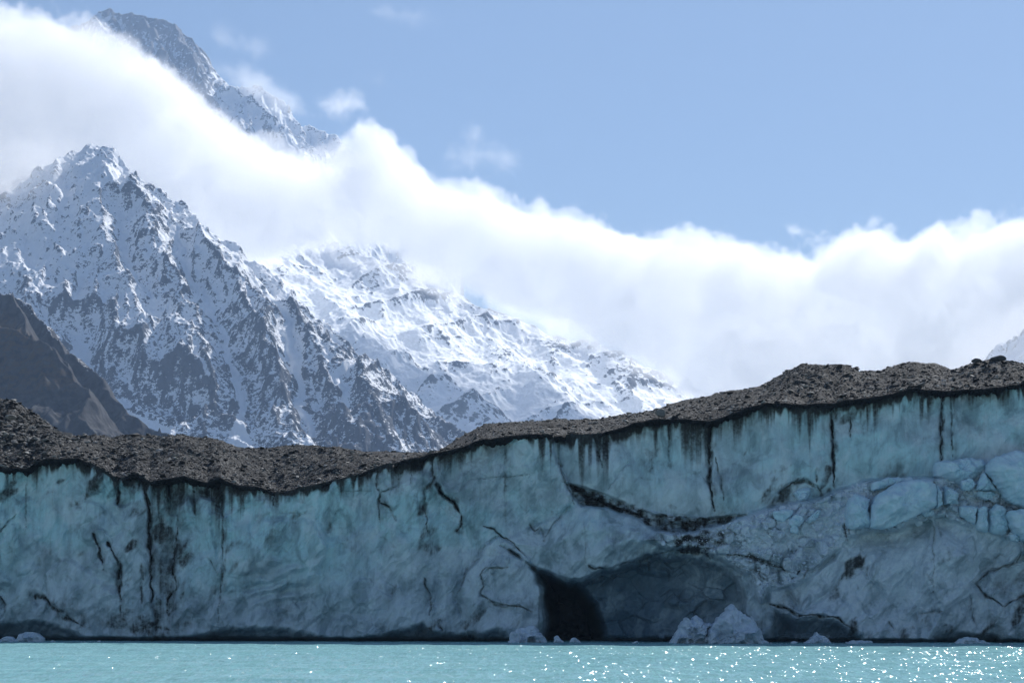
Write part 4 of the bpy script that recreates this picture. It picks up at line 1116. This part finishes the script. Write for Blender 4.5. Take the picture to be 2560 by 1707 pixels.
mountain('high_summit', crest_sum, ribs_sum, [], (-3300, -250), (8900, 10800), (4.2, 4.5), M_summit, 'high rocky summit rising out of the cloud at upper left', seed=45, grade=1.0, g_front=1.4, side_g=1.3, rock_base=.40, rock_low=0, z_low=1000, z_high=3000, rockfn=rock_sum, floor=800, sub=(110, 60), noise=1.1)

# --- dark foothill at left
rb_ref['dark_foothill'] = (3300.0, CAM_H + (HOR - 700) * K * 3300.0)
crest_f = [(-500, 480, 3450), (-200, 620, 3380), (0, 703, 3300), (71, 754, 3270), (125, 818, 3230), (180, 862, 3200), (218, 926, 3160), (245, 970, 3130), (310, 1010, 3100), (385, 1048, 3060), (450, 1076, 3020), (490, 1112, 3000), (580, 1200, 2950)]
ribs_f = [[250, (-60, 760), (0, 803), (82, 846), (125, 889), (180, 938), (205, 990), (235, 1045), (260, 1085)], [100, (30, 740), (100, 850), (180, 975), (230, 1040), (280, 1090)]]
def rock_f(X, Y, Z, rock, slope, gul):
    SYv = HOR - (Z - CAM_H) / (K * Y); SXv = 1280 + X / (K * Y)
    line = np.interp(SXv, [0, 71, 125, 180, 218, 294], [703, 754, 818, 862, 926, 1014])
    r = 1.15 - .72 * sstep(75, 0, SYv - line) * sstep(360, 120, SXv)
    veg = sstep(60, 90, SYv - line) * sstep(1020, 960, SYv) * sstep(1050, 950, SYv + .1 * SXv)
    return r + .25 * (slope - .8), veg
mountain('dark_foothill', crest_f, ribs_f, [], (-1000, 0), (2300, 3450), (1.4, 1.5), M_foot, 'dark brown scree foothill at the left edge', seed=57, grade=.85, g_front=1.3, side_g=1.2, floor=120, rockfn=rock_f, sub=(70, 40), noise=.62, flute=10, fdir=-.5)

# --- faint snowy peak at the far right
rb_ref['distant_peak'] = (6800.0, CAM_H + (HOR - 700) * K * 6800.0)
crest_r = [(2180, 950, 6700), (2240, 908, 6720), (2275, 903, 6720), (2320, 935, 6740), (2400, 930, 6750), (2475, 893, 6760), (2513, 855, 6780), (2539, 830, 6790), (2560, 819, 6800), (2650, 770, 6800), (2800, 720, 6800)]
mountain('distant_peak', crest_r, [], [], (1180, 2250), (6100, 6950), (3.2, 3.2), M_second, 'distant snowy peak at the right edge half lost in cloud', seed=63, grade=.8, g_front=.85, rock_base=.30, rock_low=.0, z_low=600, z_high=1200, floor=300, sub=(80, 45))

# --- valley floor behind the glacier
def build_floor():
    ys = np.r_[np.linspace(257, 3000, 60), np.linspace(3200, 11000, 60)]
    u = np.linspace(-1, 1, 120)
    Yg, U = np.meshgrid(ys, u, indexing='ij')
    Xg = U * (200 + Yg * .8)
    Z = .8 + (1.5 + 1.5 * fbm(Xg / 90, Yg / 90, 5, 3)) * sstep(257, 330, Yg)
    me = mesh_grid('valley_floor', Xg, Yg, Z, M_gravel, {'wet': np.zeros_like(Z)})
    link('ground', me, kind='structure')
build_floor()

# ================================================================== CLOUDS
def gn_cloud(name, lo, hi, res, top, bot, yc, yth, rho, noise_scale, noise_amp, Ltop, Lbot, seed_off=(0, 0, 0), label='', cat='cloud', kind=None, thin=0.0, group=None, aniso=.35, xfade=None, det=6.0, gain=1.0):
    """volume whose upper and lower outline follow the curves top / bot [(x,z)]"""
    ng = bpy.data.node_groups.new(name, 'GeometryNodeTree')
    ng.interface.new_socket('Geometry', in_out='OUTPUT', socket_type='NodeSocketGeometry')
    N = ng.nodes; Lk = ng.links
    out = N.new('NodeGroupOutput')
    def M(op, a, b=0.0, c=0.0, clamp=False):
        nd = N.new('ShaderNodeMath'); nd.operation = op; nd.use_clamp = clamp
        for s, v in zip(nd.inputs, (a, b, c)):
            if hasattr(v, 'is_output'): Lk.new(v, s)
            else: s.default_value = v
        return nd.outputs[0]
    pos = N.new('GeometryNodeInputPosition').outputs[0]
    sep = N.new('ShaderNodeSeparateXYZ'); Lk.new(pos, sep.inputs[0])
    x, y, z = sep.outputs
    def curve(pts):
        xs = [p[0] for p in pts]; zs = [p[1] for p in pts]
        x0, x1 = min(xs), max(xs); z0, z1 = min(zs) - 50, max(zs) + 50
        t = M('DIVIDE', M('SUBTRACT', x, x0), x1 - x0, clamp=True)
        fc = N.new('ShaderNodeFloatCurve'); cm = fc.mapping; cv = cm.curves[0]
        P = sorted([((a - x0) / (x1 - x0), (b - z0) / (z1 - z0)) for a, b in pts])
        cv.points[0].location = P[0]; cv.points[1].location = P[-1]
        for p in P[1:-1]: cv.points.new(*p)
        for p in cv.points: p.handle_type = 'AUTO_CLAMPED'
        cm.update()
        Lk.new(t, fc.inputs['Value'])
        return M('MULTIPLY_ADD', fc.outputs[0], z1 - z0, z0)
    zt, zb = curve(top), curve(bot)
    a = M('DIVIDE', M('SUBTRACT', zt, z), Ltop)
    b = M('DIVIDE', M('SUBTRACT', z, zb), Lbot)
    c = M('DIVIDE', M('SUBTRACT', yth, M('ABSOLUTE', M('SUBTRACT', y, yc))), yth * .45)
    d = M('MINIMUM', M('MINIMUM', a, b), c)
    d = M('MINIMUM', d, 1.4)
    def NZ(scale, det, rough, off):
        v = N.new('ShaderNodeVectorMath'); v.operation = 'ADD'; Lk.new(pos, v.inputs[0]); v.inputs[1].default_value = off
        nz = N.new('ShaderNodeTexNoise'); Lk.new(v.outputs[0], nz.inputs['Vector'])
        nz.inputs['Scale'].default_value = scale; nz.inputs['Detail'].default_value = det; nz.inputs['Roughness'].default_value = rough
        nz.inputs['Distortion'].default_value = .25
        return nz.outputs[0]
    n1 = NZ(1 / noise_scale, det, .71, seed_off)
    n2 = NZ(1 / (noise_scale * 3.2), 2, .5, (seed_off[0] + 999, seed_off[1], seed_off[2] + 50))
    nn = M('ADD', M('MULTIPLY', M('SUBTRACT', n1, .5), noise_amp), M('MULTIPLY', M('SUBTRACT', n2, .5), noise_amp * .4))
    dn = M('SUBTRACT', M('ADD', d, nn), thin)
    if xfade:
        f = N.new('ShaderNodeMapRange'); f.interpolation_type = 'SMOOTHSTEP'; Lk.new(x, f.inputs[0])
        f.inputs[1].default_value = xfade[0]; f.inputs[2].default_value = xfade[1]; f.inputs[3].default_value = xfade[2]; f.inputs[4].default_value = 1.0
        dn = M('MULTIPLY', dn, f.outputs[0])
    dens = M('MULTIPLY', dn, gain, clamp=True)
    vc = N.new('GeometryNodeVolumeCube')
    Lk.new(dens, vc.inputs['Density'])
    vc.inputs['Min'].default_value = lo; vc.inputs['Max'].default_value = hi
    vc.inputs['Resolution X'].default_value = res[0]; vc.inputs['Resolution Y'].default_value = res[1]; vc.inputs['Resolution Z'].default_value = res[2]
    sm = N.new('GeometryNodeSetMaterial'); Lk.new(vc.outputs[0], sm.inputs[0])
    m = NT(name + ' vapour')
    pv = m.n('ShaderNodeVolumePrincipled')
    pv.inputs['Color'].default_value = (1, 1, 1, 1)
    pv.inputs['Density'].default_value = rho
    pv.inputs['Anisotropy'].default_value = aniso
    m.t.links.new(pv.outputs[0], m.out.inputs['Volume'])
    sm.inputs['Material'].default_value = m.m
    Lk.new(sm.outputs[0], out.inputs[0])
    me = bpy.data.volumes.new(name); me.materials.append(m.m)
    o = link(name, me, label=label, cat=cat, kind='stuff', group=group)
    mod = o.modifiers.new('cloud', 'NODES'); mod.node_group = ng
    return o

YC = 7750.0
def cw(pts, y=YC): return [((sx - 1280) * K * y, CAM_H + (HOR - sy) * K * y) for sx, sy in pts]
TOP = cw([(-350, -40), (0, 22), (100, 60), (190, 80), (300, 108), (400, 165), (500, 245), (600, 345), (700, 385), (800, 390), (870, 378), (950, 345), (1000, 385), (1050, 425), (1090, 462), (1200, 495), (1300, 528), (1420, 555), (1550, 580), (1680, 600), (1810, 618), (1980, 622),
          (2060, 612), (2150, 600), (2220, 604), (2340, 584), (2450, 574), (2560, 560), (2900, 530)])
BOT = cw([(-350, 520), (0, 450), (60, 440), (240, 440), (420, 600), (560, 670), (640, 655), (720, 625), (780, 618), (860, 620), (980, 650), (1060, 690), (1200, 755), (1350, 810), (1450, 850), (1560, 900), (1660, 950), (1760, 1040), (1900, 1150), (2900, 1150)])
gn_cloud('cloud_bank', (-2500, 7360, 450), (2700, 8140, 2850), (600, 84, 270), TOP, BOT, YC, 185, .0095, 210, 4.8, 75, 95, label='great white cloud bank draped behind the pyramid mountain and across the valley', cat='cloud', aniso=.45, det=10, gain=5.0)

def puff(name, sx0, sx1, sy_pts, halfh, y, thick, rho, ns, amp, thin, label, off, vox=9.0):
    """a small free cloud along the line sy_pts [(sx, sy)]"""
    xs = np.linspace(sx0, sx1, 9); ys = np.interp(xs, [q[0] for q in sy_pts], [q[1] for q in sy_pts])
    hh = halfh * np.sqrt(np.clip(1 - np.linspace(-1, 1, 9) ** 2, 0, 1))
    tp = cw(list(zip(xs, ys - hh)), y); bt = cw(list(zip(xs, ys + hh)), y)
    x0, x1 = tp[0][0] - 10, tp[-1][0] + 10
    z0, z1 = min(q[1] for q in bt) - 60, max(q[1] for q in tp) + 60
    res = [max(8, int((x1 - x0) / vox)), max(8, int(2 * thick / (vox * 1.5))), max(8, int((z1 - z0) / vox))]
    L = halfh * K * y * .8
    return gn_cloud(name, (x0, y - thick, z0), (x1, y + thick, z1), res, tp, bt, y, thick * .8, rho, ns, amp, L, L, seed_off=off, label=label, cat='cloud', thin=thin, aniso=.45, det=8)
puff('cloud_puff', 790, 925, [(790, 270), (925, 262)], 46, 7600, 120, .0075, 90, 5.5, .55, 'small round white puff of cloud above the bank, right of the summit ridge', (40, 0, 0))
puff('cloud_wisp', 1090, 1330, [(1090, 400), (1200, 380), (1330, 420)], 90, 7700, 110, .0035, 120, 5.5, 1.05, 'thin torn wisps of cloud above the shoulder of the bank', (900, 0, 7))
puff('cloud_wisp', 860, 1040, [(860, 190), (950, 205), (1040, 255)], 45, 7700, 90, .0030, 100, 5.5, .9, 'thin arched wisp curving above the small round puff', (300, 0, 99))
puff('cloud_wisp', 900, 1160, [(900, 30), (1160, 50)], 50, 7900, 90, .0022, 120, 5.0, .9, 'faint streak of cloud at the top of the blue sky', (77, 0, 500))
puff('cloud_wisp', 520, 720, [(520, 90), (620, 120), (720, 130)], 60, 7900, 100, .0022, 120, 5.0, .9, 'faint haze of cloud in the blue just right of the rocky summit', (700, 0, 300))
puff('cloud_wisp', 480, 800, [(480, 150), (600, 190), (700, 250), (800, 300)], 45, 9900, 120, .0040, 110, 5.0, .5, 'wispy cloud blowing off the snowy crest right of the summit', (50, 0, 30), 11)
puff('cloud_veil', -260, 200, [(-260, 500), (0, 430), (120, 400), (200, 350)], 95, 5850, 130, .0045, 200, 3.0, .1, 'thin misty cloud hiding the left shoulder of the pyramid mountain', (11, 0, 30))
puff('cloud_veil', 2330, 2760, [(2330, 950), (2560, 850), (2760, 800)], 120, 5950, 110, .0030, 200, 2.5, .1, 'pale mist in front of the distant snowy peak at the right edge', (11, 0, 730))
puff('cloud_veil', 150, 620, [(150, 120), (300, 150), (450, 220), (620, 320)], 75, 8700, 120, .0030, 170, 4.5, .35, 'translucent cloud streaming across the face of the high summit', (31, 0, 130), 11)
puff('cloud_veil', 620, 1250, [(620, 600), (800, 640), (950, 660), (1100, 720), (1250, 790)], 45, 7100, 110, .0040, 150, 4.5, .55, 'ragged mist hanging below the bank over the snowy ridge', (800, 0, 350))

# ------------------------------------------------------------------ the air of the valley
def build_haze():
    m = NT('valley air')
    pv = m.n('ShaderNodeVolumePrincipled')
    pv.inputs['Color'].default_value = (0.48, 0.68, 1.0, 1)
    pv.inputs['Density'].default_value = 0.000044
    pv.inputs['Anisotropy'].default_value = 0.2
    m.t.links.new(pv.outputs[0], m.out.inputs['Volume'])
    x0, x1, y0, y1, z0, z1 = -9600, 9600, -120, 11500, -2.5, 3500
    V = [(x, y, z) for x in (x0, x1) for y in (y0, y1) for z in (z0, z1)]
    F = [(0, 1, 3, 2), (4, 6, 7, 5), (0, 4, 5, 1), (2, 3, 7, 6), (0, 2, 6, 4), (1, 5, 7, 3)]
    link('haze', mesh_tris('haze', V, F, m.m), kind='stuff')
build_haze()

bpy.context.view_layer.update()
